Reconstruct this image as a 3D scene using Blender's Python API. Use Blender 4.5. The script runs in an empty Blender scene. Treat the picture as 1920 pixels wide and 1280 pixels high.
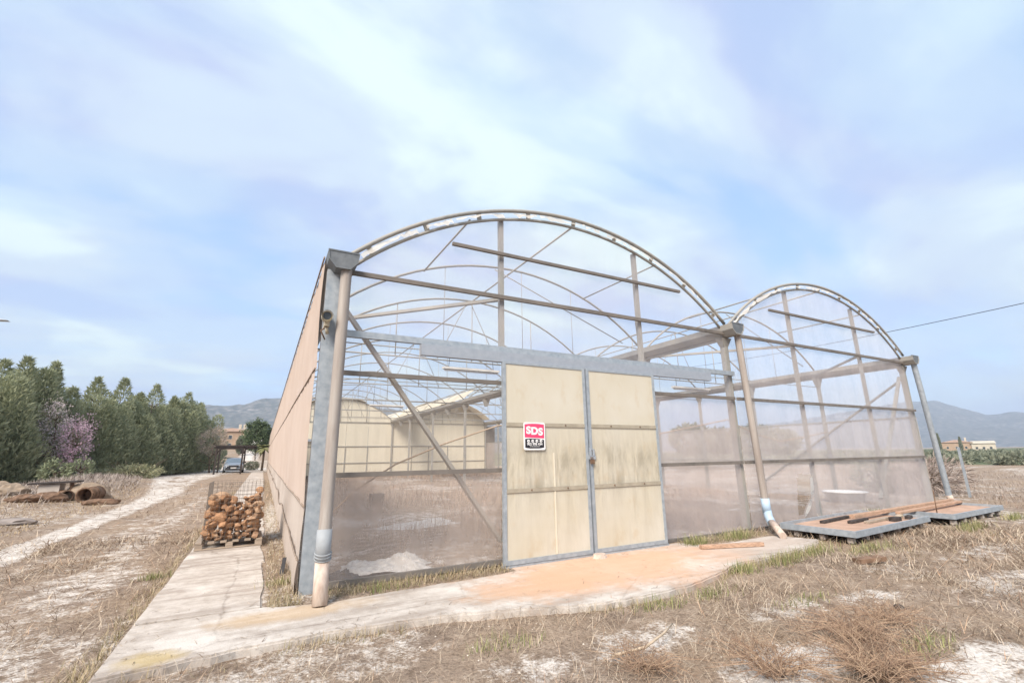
import bpy, bmesh, math, random
import numpy as np
from mathutils import Vector, Matrix
random.seed(7); rng = np.random.default_rng(7)
R = math.radians
scene = bpy.context.scene
col = scene.collection

# ------------------------------------------------------------------ camera
YAW, PITCH, ROLL, CAMH = R(28.134), R(13.827), R(-0.745), 1.55
cam = bpy.data.objects.new('camera', bpy.data.cameras.new('camera'))
col.objects.link(cam); scene.camera = cam
cam.data.sensor_width = 36.0; cam.data.lens = 850.5 / 1920 * 36.0
cam.data.clip_start = 0.05; cam.data.clip_end = 60000
F = Vector((math.sin(YAW) * math.cos(PITCH), math.cos(YAW) * math.cos(PITCH), math.sin(PITCH)))
RT = Vector((math.cos(YAW), -math.sin(YAW), 0)); UP = RT.cross(F)
R2 = RT * math.cos(ROLL) + UP * math.sin(ROLL); U2 = UP * math.cos(ROLL) - RT * math.sin(ROLL)
m = Matrix((R2, U2, -F)).transposed().to_4x4(); m.translation = (0, 0, CAMH)
cam.matrix_world = m

# ------------------------------------------------------------------ light
SUN_EL, SUN_AZ = R(42), R(230)          # azimuth clockwise from +Y: the sun stands behind the camera, to the left
sun = bpy.data.objects.new('sun', bpy.data.lights.new('sun', 'SUN'))
col.objects.link(sun)
sun.data.energy = 2.8; sun.data.angle = R(28); sun.data.color = (1.0, 0.90, 0.78)
sd = Vector((math.sin(SUN_AZ) * math.cos(SUN_EL), math.cos(SUN_AZ) * math.cos(SUN_EL), math.sin(SUN_EL)))
sun.rotation_euler = sd.to_track_quat('Z', 'Y').to_euler(); sun.location = (-20, -20, 60)
vs = scene.view_settings
vs.view_transform = 'Standard'; vs.look = 'None'; vs.gamma = 1; vs.exposure = 1.33; vs.use_curve_mapping = False

def build_world():
    w = bpy.data.worlds.new('World'); scene.world = w; w.use_nodes = True
    nt = w.node_tree; N = nt.nodes; L = nt.links; N.clear()
    out = N.new('ShaderNodeOutputWorld'); bg = N.new('ShaderNodeBackground'); bg.inputs['Strength'].default_value = 0.10
    sky = N.new('ShaderNodeTexSky'); sky.sky_type = 'NISHITA'; sky.sun_disc = False
    sky.sun_elevation = SUN_EL; sky.sun_rotation = SUN_AZ
    tc = N.new('ShaderNodeTexCoord'); sep = N.new('ShaderNodeSeparateXYZ'); L.new(tc.outputs['Generated'], sep.inputs[0])
    def mth(op, a, b=None):
        n = N.new('ShaderNodeMath'); n.operation = op
        for i, v in enumerate((a, b)):
            if v is None: continue
            if isinstance(v, (int, float)): n.inputs[i].default_value = v
            else: L.new(v, n.inputs[i])
        return n.outputs[0]
    z = mth('MAXIMUM', sep.outputs['Z'], 0.0); zz = mth('ADD', z, 0.22)
    comb = N.new('ShaderNodeCombineXYZ'); L.new(mth('DIVIDE', sep.outputs['X'], zz), comb.inputs[0]); L.new(mth('DIVIDE', sep.outputs['Y'], zz), comb.inputs[1])
    def noise(scale, detail, rough, dist, off, rot, stretch):
        mp = N.new('ShaderNodeMapping'); L.new(comb.outputs[0], mp.inputs[0])
        mp.inputs['Location'].default_value = off; mp.inputs['Rotation'].default_value = (0, 0, R(rot)); mp.inputs['Scale'].default_value = stretch
        n = N.new('ShaderNodeTexNoise'); n.inputs['Scale'].default_value = scale; n.inputs['Detail'].default_value = detail
        n.inputs['Roughness'].default_value = rough; n.inputs['Distortion'].default_value = dist; L.new(mp.outputs[0], n.inputs['Vector']); return n.outputs['Fac']
    def ramp(f, pts):
        r = N.new('ShaderNodeValToRGB'); r.color_ramp.interpolation = 'EASE'; L.new(f, r.inputs[0])
        e = r.color_ramp.elements
        while len(e) < len(pts): e.new(0.5)
        for el, (p, c) in zip(e, pts): el.position = p; el.color = (c[0], c[1], c[2], 1) if not isinstance(c, (int, float)) else (c, c, c, 1)
        return r.outputs[0]
    n1 = noise(0.70, 7, 0.50, 0.4, (3.1, 1.7, 0), 35, (1, 1.9, 1))
    n2 = noise(1.45, 7, 0.50, 0.35, (9.3, 4.2, 2), -20, (1, 1.5, 1))
    cover = ramp(mth('ADD', mth('MULTIPLY', n1, 0.75), mth('MULTIPLY', n2, 0.25)), [(0.38, 0.0), (0.47, 0.6), (0.55, 1.0)])
    # cloud radiance (the Background strength brings it to picture range)
    ccol = ramp(n2, [(0.36, (2.4, 2.8, 3.95)), (0.50, (2.9, 3.45, 4.1)), (0.64, (3.6, 4.25, 4.35))])
    skyb = N.new('ShaderNodeMix'); skyb.data_type = 'RGBA'; skyb.blend_type = 'MULTIPLY'; skyb.inputs['Factor'].default_value = 1
    L.new(sky.outputs[0], skyb.inputs['A']); skyb.inputs['B'].default_value = (1.3, 1.25, 1.15, 1)
    thin = N.new('ShaderNodeMix'); thin.data_type = 'RGBA'; thin.inputs['Factor'].default_value = 0.72      # thin high veil over the blue
    L.new(skyb.outputs['Result'], thin.inputs['A']); thin.inputs['B'].default_value = (1.85, 2.8, 4.25, 1)
    mx = N.new('ShaderNodeMix'); mx.data_type = 'RGBA'
    L.new(cover, mx.inputs['Factor']); L.new(thin.outputs['Result'], mx.inputs['A']); L.new(ccol, mx.inputs['B'])
    L.new(mx.outputs['Result'], bg.inputs['Color']); L.new(bg.outputs[0], out.inputs[0])
build_world()

# ------------------------------------------------------------------ helpers
def tag(o, label=None, cat=None, group=None, kind=None):
    if label: o['label'] = label
    if cat: o['category'] = cat
    if group: o['group'] = group
    if kind: o['kind'] = kind
    return o
def empty(name, loc=(0, 0, 0), rz=0.0, parent=None):
    o = bpy.data.objects.new(name, None); o.empty_display_size = 0.2; col.objects.link(o)
    o.location = loc; o.rotation_euler = (0, 0, rz); o.parent = parent
    return o
class MB:
    def __init__(s): s.v = []; s.f = []; s.sm = []
    def add(s, vs, fs, smooth=False):
        b = len(s.v); s.v += [tuple(v) for v in vs]; s.f += [tuple(i + b for i in f) for f in fs]; s.sm += [smooth] * len(fs)
        return s
    def box(s, x0, x1, y0, y1, z0, z1):
        return s.add([(x0, y0, z0), (x1, y0, z0), (x1, y1, z0), (x0, y1, z0), (x0, y0, z1), (x1, y0, z1), (x1, y1, z1), (x0, y1, z1)],
                     [(0, 3, 2, 1), (4, 5, 6, 7), (0, 1, 5, 4), (1, 2, 6, 5), (2, 3, 7, 6), (3, 0, 4, 7)])
    def bar(s, p0, p1, w, h, upv=(0, 0, 1)):
        a = Vector(p0); b = Vector(p1); d = (b - a).normalized(); u = Vector(upv)
        if abs(d.dot(u)) > 0.98: u = Vector((0, 1, 0))
        sd_ = d.cross(u).normalized(); u = sd_.cross(d)
        c = [(-w / 2, -h / 2), (w / 2, -h / 2), (w / 2, h / 2), (-w / 2, h / 2)]
        vs_ = [a + sd_ * i + u * j for i, j in c] + [b + sd_ * i + u * j for i, j in c]
        return s.add(vs_, [(0, 1, 2, 3), (7, 6, 5, 4), (0, 4, 5, 1), (1, 5, 6, 2), (2, 6, 7, 3), (3, 7, 4, 0)])
    def tube(s, pts, r, n=8, caps=True):
        pts = [Vector(p) for p in pts]; rs = r if isinstance(r, (list, tuple)) else [r] * len(pts)
        vs_ = []; u = None
        for i, p in enumerate(pts):
            d = (pts[min(i + 1, len(pts) - 1)] - pts[max(i - 1, 0)]).normalized()
            if u is None:
                u = Vector((0, 0, 1)) if abs(d.z) < 0.9 else Vector((1, 0, 0))
            u = (u - d * u.dot(d)).normalized(); w = d.cross(u)
            for k in range(n):
                a = 2 * math.pi * k / n; vs_.append(p + (u * math.cos(a) + w * math.sin(a)) * rs[i])
        fs = [(i * n + k, i * n + (k + 1) % n, (i + 1) * n + (k + 1) % n, (i + 1) * n + k) for i in range(len(pts) - 1) for k in range(n)]
        s.add(vs_, fs, True)
        if caps:
            b = len(s.v) - len(vs_)
            s.f += [tuple(b + k for k in reversed(range(n))), tuple(b + (len(pts) - 1) * n + k for k in range(n))]; s.sm += [False, False]
        return s
    def sweep(s, prof, p0, p1, closed=True):
        # profile in x,z extruded along y from p0 to p1 offsets
        n = len(prof); vs_ = [(x + p0[0], p0[1], z + p0[2]) for x, z in prof] + [(x + p1[0], p1[1], z + p1[2]) for x, z in prof]
        fs = [(k, (k + 1) % n, n + (k + 1) % n, n + k) for k in range(n if closed else n - 1)]
        if closed: fs += [tuple(reversed(range(n))), tuple(range(n, 2 * n))]
        return s.add(vs_, fs)
    def mesh(s, name, mat):
        me = bpy.data.meshes.new(name); me.from_pydata(s.v, [], s.f)
        me.polygons.foreach_set('use_smooth', s.sm); me.materials.append(mat); me.update(); return me
    def build(s, name, mat, parent=None):
        o = bpy.data.objects.new(name, s.mesh(name, mat)); col.objects.link(o); o.parent = parent; return o
def npmesh(name, verts, quads, mat, parent=None, smooth=False, tris=False):
    """fast mesh from numpy arrays"""
    verts = np.asarray(verts, np.float32).reshape(-1, 3); quads = np.asarray(quads, np.int32); k = 3 if tris else 4
    quads = quads.reshape(-1, k); me = bpy.data.meshes.new(name); me.vertices.add(len(verts)); me.vertices.foreach_set('co', verts.ravel())
    me.loops.add(quads.size); me.loops.foreach_set('vertex_index', quads.ravel())
    me.polygons.add(len(quads)); me.polygons.foreach_set('loop_start', np.arange(0, quads.size, k, dtype=np.int32))
    if smooth: me.polygons.foreach_set('use_smooth', np.ones(len(quads), bool))
    me.materials.append(mat); me.update(calc_edges=True); me.validate()
    o = bpy.data.objects.new(name, me); col.objects.link(o); o.parent = parent; return o
def place(mesh, name, loc, rot=(0, 0, 0), scale=(1, 1, 1), parent=None):
    o = bpy.data.objects.new(name, mesh); col.objects.link(o); o.location = loc; o.rotation_euler = rot; o.scale = scale; o.parent = parent; return o

def hash2(ix, iy, seed=0):
    n = (ix.astype(np.int64) * 374761393 + iy.astype(np.int64) * 668265263 + seed * 974711) & 0x7fffffff
    n = ((n ^ (n >> 13)) * 1274126177) & 0x7fffffff
    return ((n ^ (n >> 16)) & 0xffff) / 65535.0
def vnoise(x, y, seed=0):
    x = np.asarray(x, float); y = np.asarray(y, float); ix = np.floor(x); iy = np.floor(y); fx = x - ix; fy = y - iy
    fx = fx * fx * (3 - 2 * fx); fy = fy * fy * (3 - 2 * fy)
    a = hash2(ix, iy, seed); b = hash2(ix + 1, iy, seed); c = hash2(ix, iy + 1, seed); d = hash2(ix + 1, iy + 1, seed)
    return (a * (1 - fx) + b * fx) * (1 - fy) + (c * (1 - fx) + d * fx) * fy
def fbm(x, y, o=4, seed=0):
    t = 0; a = 0.5; s = 0
    for i in range(o): t = t + a * vnoise(np.asarray(x) * 2 ** i, np.asarray(y) * 2 ** i, seed + i); s += a; a *= 0.5
    return t / s
def sst(a, b, x): t = np.clip((np.asarray(x, float) - a) / (b - a), 0, 1); return t * t * (3 - 2 * t)

# ------------------------------------------------------------------ materials
class NT:
    def __init__(s, name):
        s.m = bpy.data.materials.new(name); s.m.use_nodes = True; s.nt = s.m.node_tree; s.nt.nodes.clear()
        s.out = s.n('ShaderNodeOutputMaterial')
    def n(s, t, **kw):
        nd = s.nt.nodes.new(t)
        for k, v in kw.items():
            if hasattr(nd, k): setattr(nd, k, v)
        return nd
    def set(s, sock, v):
        if v is None: return
        if isinstance(v, bpy.types.NodeSocket): s.nt.links.new(v, sock)
        elif isinstance(v, (tuple, list)) and sock.type == 'RGBA' and len(v) == 3: sock.default_value = (*v, 1)
        else: sock.default_value = v
    def coord(s, scale=(1, 1, 1), kind='Object', rot=(0, 0, 0)):
        tc = s.n('ShaderNodeTexCoord'); mp = s.n('ShaderNodeMapping'); s.nt.links.new(tc.outputs[kind], mp.inputs[0])
        mp.inputs['Scale'].default_value = scale; mp.inputs['Rotation'].default_value = rot; return mp.outputs[0]
    def wcoord(s, scale=(1, 1, 1)):
        g = s.n('ShaderNodeNewGeometry'); mp = s.n('ShaderNodeMapping'); s.nt.links.new(g.outputs['Position'], mp.inputs[0])
        mp.inputs['Scale'].default_value = scale; return mp.outputs[0]
    def noise(s, vec, scale, detail=4, rough=0.55, dist=0.0):
        n = s.n('ShaderNodeTexNoise'); s.set(n.inputs['Vector'], vec); n.inputs['Scale'].default_value = scale
        n.inputs['Detail'].default_value = detail; n.inputs['Roughness'].default_value = rough; n.inputs['Distortion'].default_value = dist
        return n.outputs['Fac']
    def math(s, op, a, b=0.0, c=None):
        n = s.n('ShaderNodeMath', operation=op); s.set(n.inputs[0], a); s.set(n.inputs[1], b)
        if c is not None: s.set(n.inputs[2], c)
        return n.outputs[0]
    def ramp(s, f, pts, interp='LINEAR'):
        r = s.n('ShaderNodeValToRGB'); r.color_ramp.interpolation = interp; s.set(r.inputs[0], f); e = r.color_ramp.elements
        while len(e) < len(pts): e.new(0.5)
        for el, (p, c) in zip(e, pts): el.position = p; el.color = (c, c, c, 1) if isinstance(c, (int, float)) else (*c, 1)
        return r.outputs[0]
    def mix(s, f, a, b, blend='MIX'):
        n = s.n('ShaderNodeMix', data_type='RGBA', blend_type=blend); s.set(n.inputs['Factor'], f); s.set(n.inputs['A'], a); s.set(n.inputs['B'], b)
        return n.outputs['Result']
    def bump(s, h, strength=0.3, dist=0.02):
        b = s.n('ShaderNodeBump'); s.set(b.inputs['Height'], h); b.inputs['Strength'].default_value = strength; b.inputs['Distance'].default_value = dist
        return b.outputs[0]
    def bsdf(s, color, rough=0.8, metal=0.0, normal=None, spec=0.3):
        p = s.n('ShaderNodeBsdfPrincipled'); s.set(p.inputs['Base Color'], color); s.set(p.inputs['Roughness'], rough); s.set(p.inputs['Metallic'], metal)
        p.inputs['Specular IOR Level'].default_value = spec
        if normal is not None: s.set(p.inputs['Normal'], normal)
        return p.outputs[0]
    def done(s, sh): s.nt.links.new(sh, s.out.inputs['Surface']); return s.m
    def island(s): return s.n('ShaderNodeNewGeometry').outputs['Random Per Island']
    def objrand(s): return s.n('ShaderNodeObjectInfo').outputs['Random']

def mat_simple(name, c, rough=0.7, metal=0.0, var=0.12, scale=6.0, bump=0.15, c2=None, spec=0.3, stretch=(1, 1, 1)):
    t = NT(name); v = t.coord(stretch)
    n = t.noise(v, scale, 5, 0.6)
    c2 = c2 or tuple(x * (1 - var * 2.2) for x in c)
    colr = t.ramp(n, [(0.32, c2), (0.68, c)])
    return t.done(t.bsdf(colr, rough, metal, t.bump(n, bump, 0.01), spec))

def mat_ground():
    t = NT('dry_ground'); P = t.wcoord()
    att = t.n('ShaderNodeAttribute', attribute_name='chalk').outputs['Fac']
    grn = t.n('ShaderNodeAttribute', attribute_name='green').outputs['Fac']
    n1 = t.noise(P, 0.55, 6, 0.62); n2 = t.noise(P, 5.0, 6, 0.65); n3 = t.noise(P, 34.0, 5, 0.7); n4 = t.noise(t.wcoord((9, 34, 1)), 1.0, 4, 0.7)
    soil = t.ramp(n2, [(0.30, (0.15, 0.11, 0.085)), (0.45, (0.27, 0.21, 0.168)), (0.58, (0.37, 0.295, 0.235)), (0.72, (0.49, 0.405, 0.34))])
    soil = t.mix(t.ramp(n1, [(0.38, 0.0), (0.62, 0.65)]), soil, (0.36, 0.265, 0.185))
    soil = t.mix(t.ramp(n3, [(0.36, 0.75), (0.52, 0.0)]), soil, (0.13, 0.095, 0.07))
    soil = t.mix(t.ramp(n4, [(0.55, 0.0), (0.75, 0.5)]), soil, (0.50, 0.42, 0.33))
    chalk = t.ramp(n3, [(0.30, (0.42, 0.36, 0.31)), (0.48, (0.63, 0.58, 0.53)), (0.72, (0.78, 0.745, 0.71))])
    f = t.math('ADD', att, t.math('MULTIPLY', t.math('SUBTRACT', n2, 0.5), 1.9))
    f = t.math('ADD', f, t.math('MULTIPLY', t.math('SUBTRACT', n3, 0.5), 1.3))
    fm = t.ramp(f, [(0.44, 0.0), (0.92, 1.0)])
    c = t.mix(fm, soil, chalk)
    green = t.ramp(n2, [(0.3, (0.06, 0.085, 0.05)), (0.7, (0.17, 0.19, 0.11))])
    c = t.mix(t.ramp(t.math('ADD', grn, t.math('MULTIPLY', t.math('SUBTRACT', n1, 0.5), 0.5)), [(0.4, 0.0), (0.6, 1.0)]), c, green)
    h = t.math('ADD', n3, t.math('MULTIPLY', n2, 1.5))
    return t.done(t.bsdf(c, 0.95, 0, t.bump(h, 0.75, 0.03), 0.1))

def mat_concrete(name='worn_concrete', stain=True):
    t = NT(name); P = t.wcoord()
    n1 = t.noise(P, 1.3, 6, 0.6); n2 = t.noise(P, 9, 6, 0.65); n3 = t.noise(P, 60, 4, 0.7); st = t.noise(t.wcoord((0.6, 5.0, 1)), 1.0, 5, 0.6, 0.4)
    c = t.ramp(n2, [(0.25, (0.36, 0.315, 0.275)), (0.5, (0.48, 0.43, 0.385)), (0.75, (0.58, 0.53, 0.485))])
    c = t.mix(t.ramp(st, [(0.40, 0.65), (0.56, 0.0)]), c, (0.30, 0.25, 0.215))
    vo = t.n('ShaderNodeTexVoronoi', feature='DISTANCE_TO_EDGE'); t.set(vo.inputs['Vector'], t.mix(.12, P, t.n('ShaderNodeTexNoise').outputs['Color'])); vo.inputs['Scale'].default_value = .38
    c = t.mix(t.ramp(t.math('ADD', vo.outputs['Distance'], t.math('MULTIPLY', t.math('SUBTRACT', n2, .45), .022)), [(0.0, .55), (0.007, .0)]), c, (0.20, 0.165, 0.14))
    c = t.mix(t.ramp(n1, [(0.5, 0.0), (0.7, 0.8)]), c, (0.66, 0.62, 0.575))
    c = t.mix(t.ramp(n3, [(0.30, 0.6), (0.42, 0.0)]), c, (0.26, 0.21, 0.17))
    if stain:
        def blob(cx, cy, sx, sy, colr, amt, c):
            sub = t.n('ShaderNodeVectorMath', operation='SUBTRACT'); t.set(sub.inputs[0], P); sub.inputs[1].default_value = (cx, cy, 0)
            ml = t.n('ShaderNodeVectorMath', operation='MULTIPLY'); t.set(ml.inputs[0], sub.outputs[0]); ml.inputs[1].default_value = (1 / sx, 1 / sy, 0)
            ln = t.n('ShaderNodeVectorMath', operation='LENGTH'); t.set(ln.inputs[0], ml.outputs[0])
            d = t.math('ADD', ln.outputs['Value'], t.math('MULTIPLY', t.math('SUBTRACT', n1, 0.5), 1.3))
            return t.mix(t.ramp(t.math('ADD', d, t.math('MULTIPLY', t.math('SUBTRACT', n2, .5), .6)), [(0.45, amt), (1.05, 0.0)]), c, colr)
        c = blob(4.5, 5.45, 2.6, 1.25, (0.60, 0.38, 0.26), 0.85, c)
        c = blob(3.1, 5.1, 1.2, 0.5, (0.55, 0.36, 0.24), 0.6, c)
        c = blob(0.35, 5.6, 0.9, 0.3, (0.52, 0.37, 0.22), 0.55, c)
        c = blob(-0.62, 5.0, 0.28, 0.22, (0.42, 0.31, 0.12), 0.65, c)
        c = blob(7.6, 5.3, 1.3, 0.5, (0.48, 0.39, 0.33), 0.6, c)
    return t.done(t.bsdf(c, 0.93, 0, t.bump(t.math('ADD', n3, n2), 0.45, 0.012), 0.15))

def mat_net(name, c, alpha, streak=0.25, trans=0.5, scale=1.0, dark=None):
    t = NT(name); v = t.coord((2.2, 2.2, 0.25)); n = t.noise(v, 2.2 * scale, 5, 0.6); n2 = t.noise(t.coord(), 0.8, 5, 0.6)
    a = t.math('ADD', alpha, t.math('MULTIPLY', t.math('SUBTRACT', n, 0.5), streak)); a = t.math('ADD', a, t.math('MULTIPLY', t.math('SUBTRACT', n2, 0.5), streak * 1.2))
    a.node.use_clamp = True
    colr = t.ramp(n2, [(0.3, dark or tuple(x * 0.82 for x in c)), (0.7, c)])
    d = t.n('ShaderNodeBsdfDiffuse'); t.set(d.inputs[0], colr); tr = t.n('ShaderNodeBsdfTranslucent'); t.set(tr.inputs[0], colr)
    m1 = t.n('ShaderNodeMixShader'); m1.inputs[0].default_value = trans; t.nt.links.new(d.outputs[0], m1.inputs[1]); t.nt.links.new(tr.outputs[0], m1.inputs[2])
    tp = t.n('ShaderNodeBsdfTransparent'); m2 = t.n('ShaderNodeMixShader'); t.set(m2.inputs[0], a)
    t.nt.links.new(tp.outputs[0], m2.inputs[1]); t.nt.links.new(m1.outputs[0], m2.inputs[2])
    return t.done(m2.outputs[0])

def mat_panel():
    t = NT('aged_polycarbonate'); v = t.coord(); sv = t.noise(t.coord((4.0, 1, 0.7)), 1.9, 9, 0.75, 0.6); bl = t.noise(v, 1.1, 4, 0.55); fl = t.noise(t.coord((60, 1, 0.15)), 1.0, 2, 0.5)
    c = t.ramp(bl, [(0.3, (0.69, 0.63, 0.50)), (0.7, (0.75, 0.71, 0.62))])
    # algae streaks hang below each rail: own height bands
    sep = t.n('ShaderNodeSeparateXYZ'); t.set(sep.inputs[0], t.coord())
    zz = sep.outputs['Z']
    band = t.ramp(zz, [(0.0, 0.15), (0.20, 0.18), (0.335, 0.45), (0.345, 0.95), (0.48, 0.90), (0.58, 0.35), (0.655, 0.04)])
    band.node.inputs[0].default_value = 0
    t.set(band.node.inputs[0], t.math('MULTIPLY', zz, 0.333))
    s = t.math('MULTIPLY', t.ramp(sv, [(0.40, 0.0), (0.60, 1.0)]), band)
    c = t.mix(t.math('MULTIPLY', t.math('MULTIPLY', s, .8), t.ramp(t.noise(t.coord((1.2, 1, .8)), 1.6, 4, .6), [(.36, .40), (.60, 1.0)])), c, (0.29, 0.25, 0.18))
    ed = t.ramp(t.noise(t.coord((2, 1, 1.2)), 1.9, 5, 0.6), [(0.55, 0.0), (0.75, 0.4)])
    c = t.mix(ed, c, (0.58, 0.43, 0.24)); c = t.mix(t.ramp(fl, [(0.4, 0.015), (0.6, 0.0)]), c, (0.5, 0.45, 0.34))
    p = t.bsdf(c, 0.42, 0, t.bump(fl, 0.12, 0.004), 0.4)
    tr = t.n('ShaderNodeBsdfTranslucent'); t.set(tr.inputs[0], c); mx = t.n('ShaderNodeMixShader'); mx.inputs[0].default_value = 0.30
    t.nt.links.new(p, mx.inputs[1]); t.nt.links.new(tr.outputs[0], mx.inputs[2]); return t.done(mx.outputs[0])

def mat_steel(name, c, c2, rough=0.5, metal=0.35, dust=None):
    t = NT(name); n = t.noise(t.coord((1, 1, 1)), 11, 5, 0.65); n2 = t.noise(t.wcoord(), 1.6, 4, 0.6)
    colr = t.ramp(n, [(0.3, c2), (0.7, c)])
    if dust: colr = t.mix(t.ramp(n2, [(0.36, 0.0), (0.64, 0.85)]), colr, dust)
    return t.done(t.bsdf(colr, t.ramp(n, [(0.3, rough), (0.7, min(1, rough + 0.25))]), metal, t.bump(n, 0.08, 0.004), 0.4))

def mat_leaf(name, c1, c2, trans=0.25, rough=0.7):
    t = NT(name); r = t.island(); n = t.noise(t.wcoord(), 0.7, 3, 0.6)
    c = t.mix(t.math('ADD', t.math('MULTIPLY', r, 0.65), t.math('MULTIPLY', t.math('SUBTRACT', n, 0.3), 0.9)), c1, c2); c.node.clamp_factor = True
    p = t.bsdf(c, rough, 0, None, 0.2); tr = t.n('ShaderNodeBsdfTranslucent'); t.set(tr.inputs[0], c); mx = t.n('ShaderNodeMixShader'); mx.inputs[0].default_value = trans
    t.nt.links.new(p, mx.inputs[1]); t.nt.links.new(tr.outputs[0], mx.inputs[2]); return t.done(mx.outputs[0])

def mat_straw(name, stops, rough=0.8):
    t = NT(name); r = t.island(); c = t.ramp(r, stops, 'LINEAR')
    return t.done(t.bsdf(c, rough, 0, None, 0.15))

def mat_rock():
    t = NT('orange_rock'); r = t.objrand(); n = t.noise(t.coord(), 9, 5, 0.65)
    base = t.ramp(r, [(0.0, (0.45, 0.26, 0.15)), (0.35, (0.55, 0.32, 0.18)), (0.7, (0.42, 0.28, 0.19)), (1.0, (0.62, 0.43, 0.285))])
    c = t.mix(t.ramp(n, [(0.35, 0.75), (0.65, 0.0)]), base, (0.17, 0.095, 0.062)); c = t.mix(t.ramp(n, [(0.6, 0.0), (0.8, 0.6)]), c, (0.58, 0.42, 0.29))
    return t.done(t.bsdf(c, 0.9, 0, t.bump(n, 0.6, 0.02), 0.15))

M = {}
M['ground'] = mat_ground()
M['concrete'] = mat_concrete()
M['galv'] = mat_steel('galvanised_steel', (0.42, 0.455, 0.49), (0.27, 0.31, 0.35), 0.45, 0.35)
M['galv_dusty'] = mat_steel('dusty_galvanised_steel', (0.35, 0.35, 0.34), (0.24, 0.237, 0.228), 0.6, 0.25, dust=(0.37, 0.345, 0.305))
M['rail'] = mat_steel('shade_darkened_dusty_rail', (0.19, 0.17, 0.155), (0.10, 0.09, 0.082), 0.7, 0.1, dust=(0.20, 0.175, 0.155))  # dusty steel, colour darkened to carry the shadow along the front rails
M['gutter_steel'] = mat_steel('dark_gutter_steel', (0.20, 0.215, 0.23), (0.12, 0.13, 0.14), 0.5, 0.35)
M['plate'] = mat_steel('track_plate', (0.38, 0.41, 0.46), (0.31, 0.34, 0.385), 0.45, 0.3)
M['net_low'] = mat_net('dusty_net_low', (0.78, 0.67, 0.61), 0.34, 0.12)
M['net_mid'] = mat_net('dusty_net_mid', (0.70, 0.60, 0.53), 0.17, 0.08)
M['net_top'] = mat_net('clear_net_top', (0.90, 0.85, 0.88), 0.21, 0.08)
M['net_pink'] = mat_net('pink_net', (0.90, 0.79, 0.77), 0.42, 0.10)
M['net_right'] = mat_net('pale_net', (0.94, 0.86, 0.86), 0.34, 0.09)
M['net_side'] = mat_net('side_net', (0.68, 0.56, 0.48), 0.95, 0.06, 0.25, dark=(0.62, 0.495, 0.415))
M['net_skirt'] = mat_net('side_skirt', (0.63, 0.55, 0.485), 0.97, 0.05, 0.25, dark=(0.53, 0.45, 0.39))
M['net_far'] = mat_net('far_side_net', (0.92, 0.80, 0.72), 0.40, 0.08)
M['film'] = mat_net('white_film', (0.86, 0.83, 0.78), 0.86, 0.3, 0.4)
M['filmroof'] = mat_net('cream_roof_film', (0.86, 0.80, 0.66), 0.95, 0.08, 0.45)
M['panel'] = mat_panel()
M['cream_wall'] = mat_simple('cream_polycarbonate', (0.64, 0.585, 0.475), 0.6, 0, 0.06, 0.9, 0.05, stretch=(2, 2, 0.3))
M['cord'] = mat_simple('seam_cord', (0.34, 0.27, 0.22), 0.9, 0, 0.2, 8)
M['pvc'] = mat_simple('weathered_pvc', (0.37, 0.335, 0.305), 0.6, 0, 0.2, 2.2, 0.05, c2=(0.27, 0.23, 0.205), stretch=(6, 6, 0.45))
M['pvc_pale'] = mat_simple('pale_pvc', (0.60, 0.51, 0.44), 0.6, 0, 0.12, 4, 0.05, c2=(0.40, 0.30, 0.245), stretch=(4, 4, 1))
M['pvc_blue'] = mat_simple('blue_coupling', (0.42, 0.55, 0.68), 0.5, 0, 0.1, 5, 0.03)
M['tape'] = mat_simple('grey_tape', (0.34, 0.36, 0.38), 0.6, 0, 0.1, 5, 0.05)
M['cream_plastic'] = mat_simple('cream_plastic', (0.60, 0.53, 0.40), 0.5, 0, 0.15, 10, 0.03)
M['cream_rail'] = mat_simple('cream_rail', (0.40, 0.355, 0.28), 0.6, 0, 0.12, 6, 0.03)
M['black'] = mat_simple('black_paint', (0.025, 0.025, 0.032), 0.55, 0, 0.1, 8, 0.02)
M['dark'] = mat_simple('dark_plastic', (0.05, 0.048, 0.05), 0.6, 0, 0.1, 8, 0.02)
M['white'] = mat_simple('white_paint', (0.80, 0.80, 0.80), 0.5, 0, 0.05, 8, 0.0)
M['pinkred'] = mat_simple('red_pink_paint', (0.72, 0.07, 0.17), 0.5, 0, 0.05, 8, 0.0)
M['lampwhite'] = mat_simple('white_enamel', (0.72, 0.70, 0.66), 0.45, 0, 0.1, 6, 0.0)
M['rock'] = mat_rock()
M['stone'] = mat_simple('pale_stone', (0.70, 0.63, 0.55), 0.95, 0, 0.15, 7, 0.5)
M['wood'] = mat_simple('grey_wood', (0.42, 0.34, 0.27), 0.9, 0, 0.22, 3, 0.4, stretch=(1.5, 14, 14))
M['wood_red'] = mat_simple('reddish_timber', (0.52, 0.34, 0.24), 0.9, 0, 0.2, 3, 0.3, stretch=(1.5, 14, 14))
M['wood_pale'] = mat_simple('pale_timber', (0.62, 0.50, 0.37), 0.9, 0, 0.2, 3, 0.3, stretch=(1.5, 14, 14))
M['char'] = mat_simple('charred_timber', (0.075, 0.062, 0.058), 0.95, 0, 0.3, 9, 0.6)
M['clay'] = mat_simple('clay_sheet', (0.50, 0.335, 0.25), 0.9, 0, 0.14, 3, 0.2)
M['dkwood'] = mat_simple('stained_and_shade_dark_wood', (0.06, 0.048, 0.045), 0.8, 0, 0.2, 5, 0.2)  # stained wood; its dark tone also paints the shade under the trays
M['rust'] = mat_simple('rusty_iron', (0.24, 0.15, 0.10), 0.9, 0, 0.3, 7, 0.4)
M['earth'] = mat_simple('dry_earth', (0.36, 0.28, 0.21), 0.95, 0, 0.2, 4, 0.8)
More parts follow.
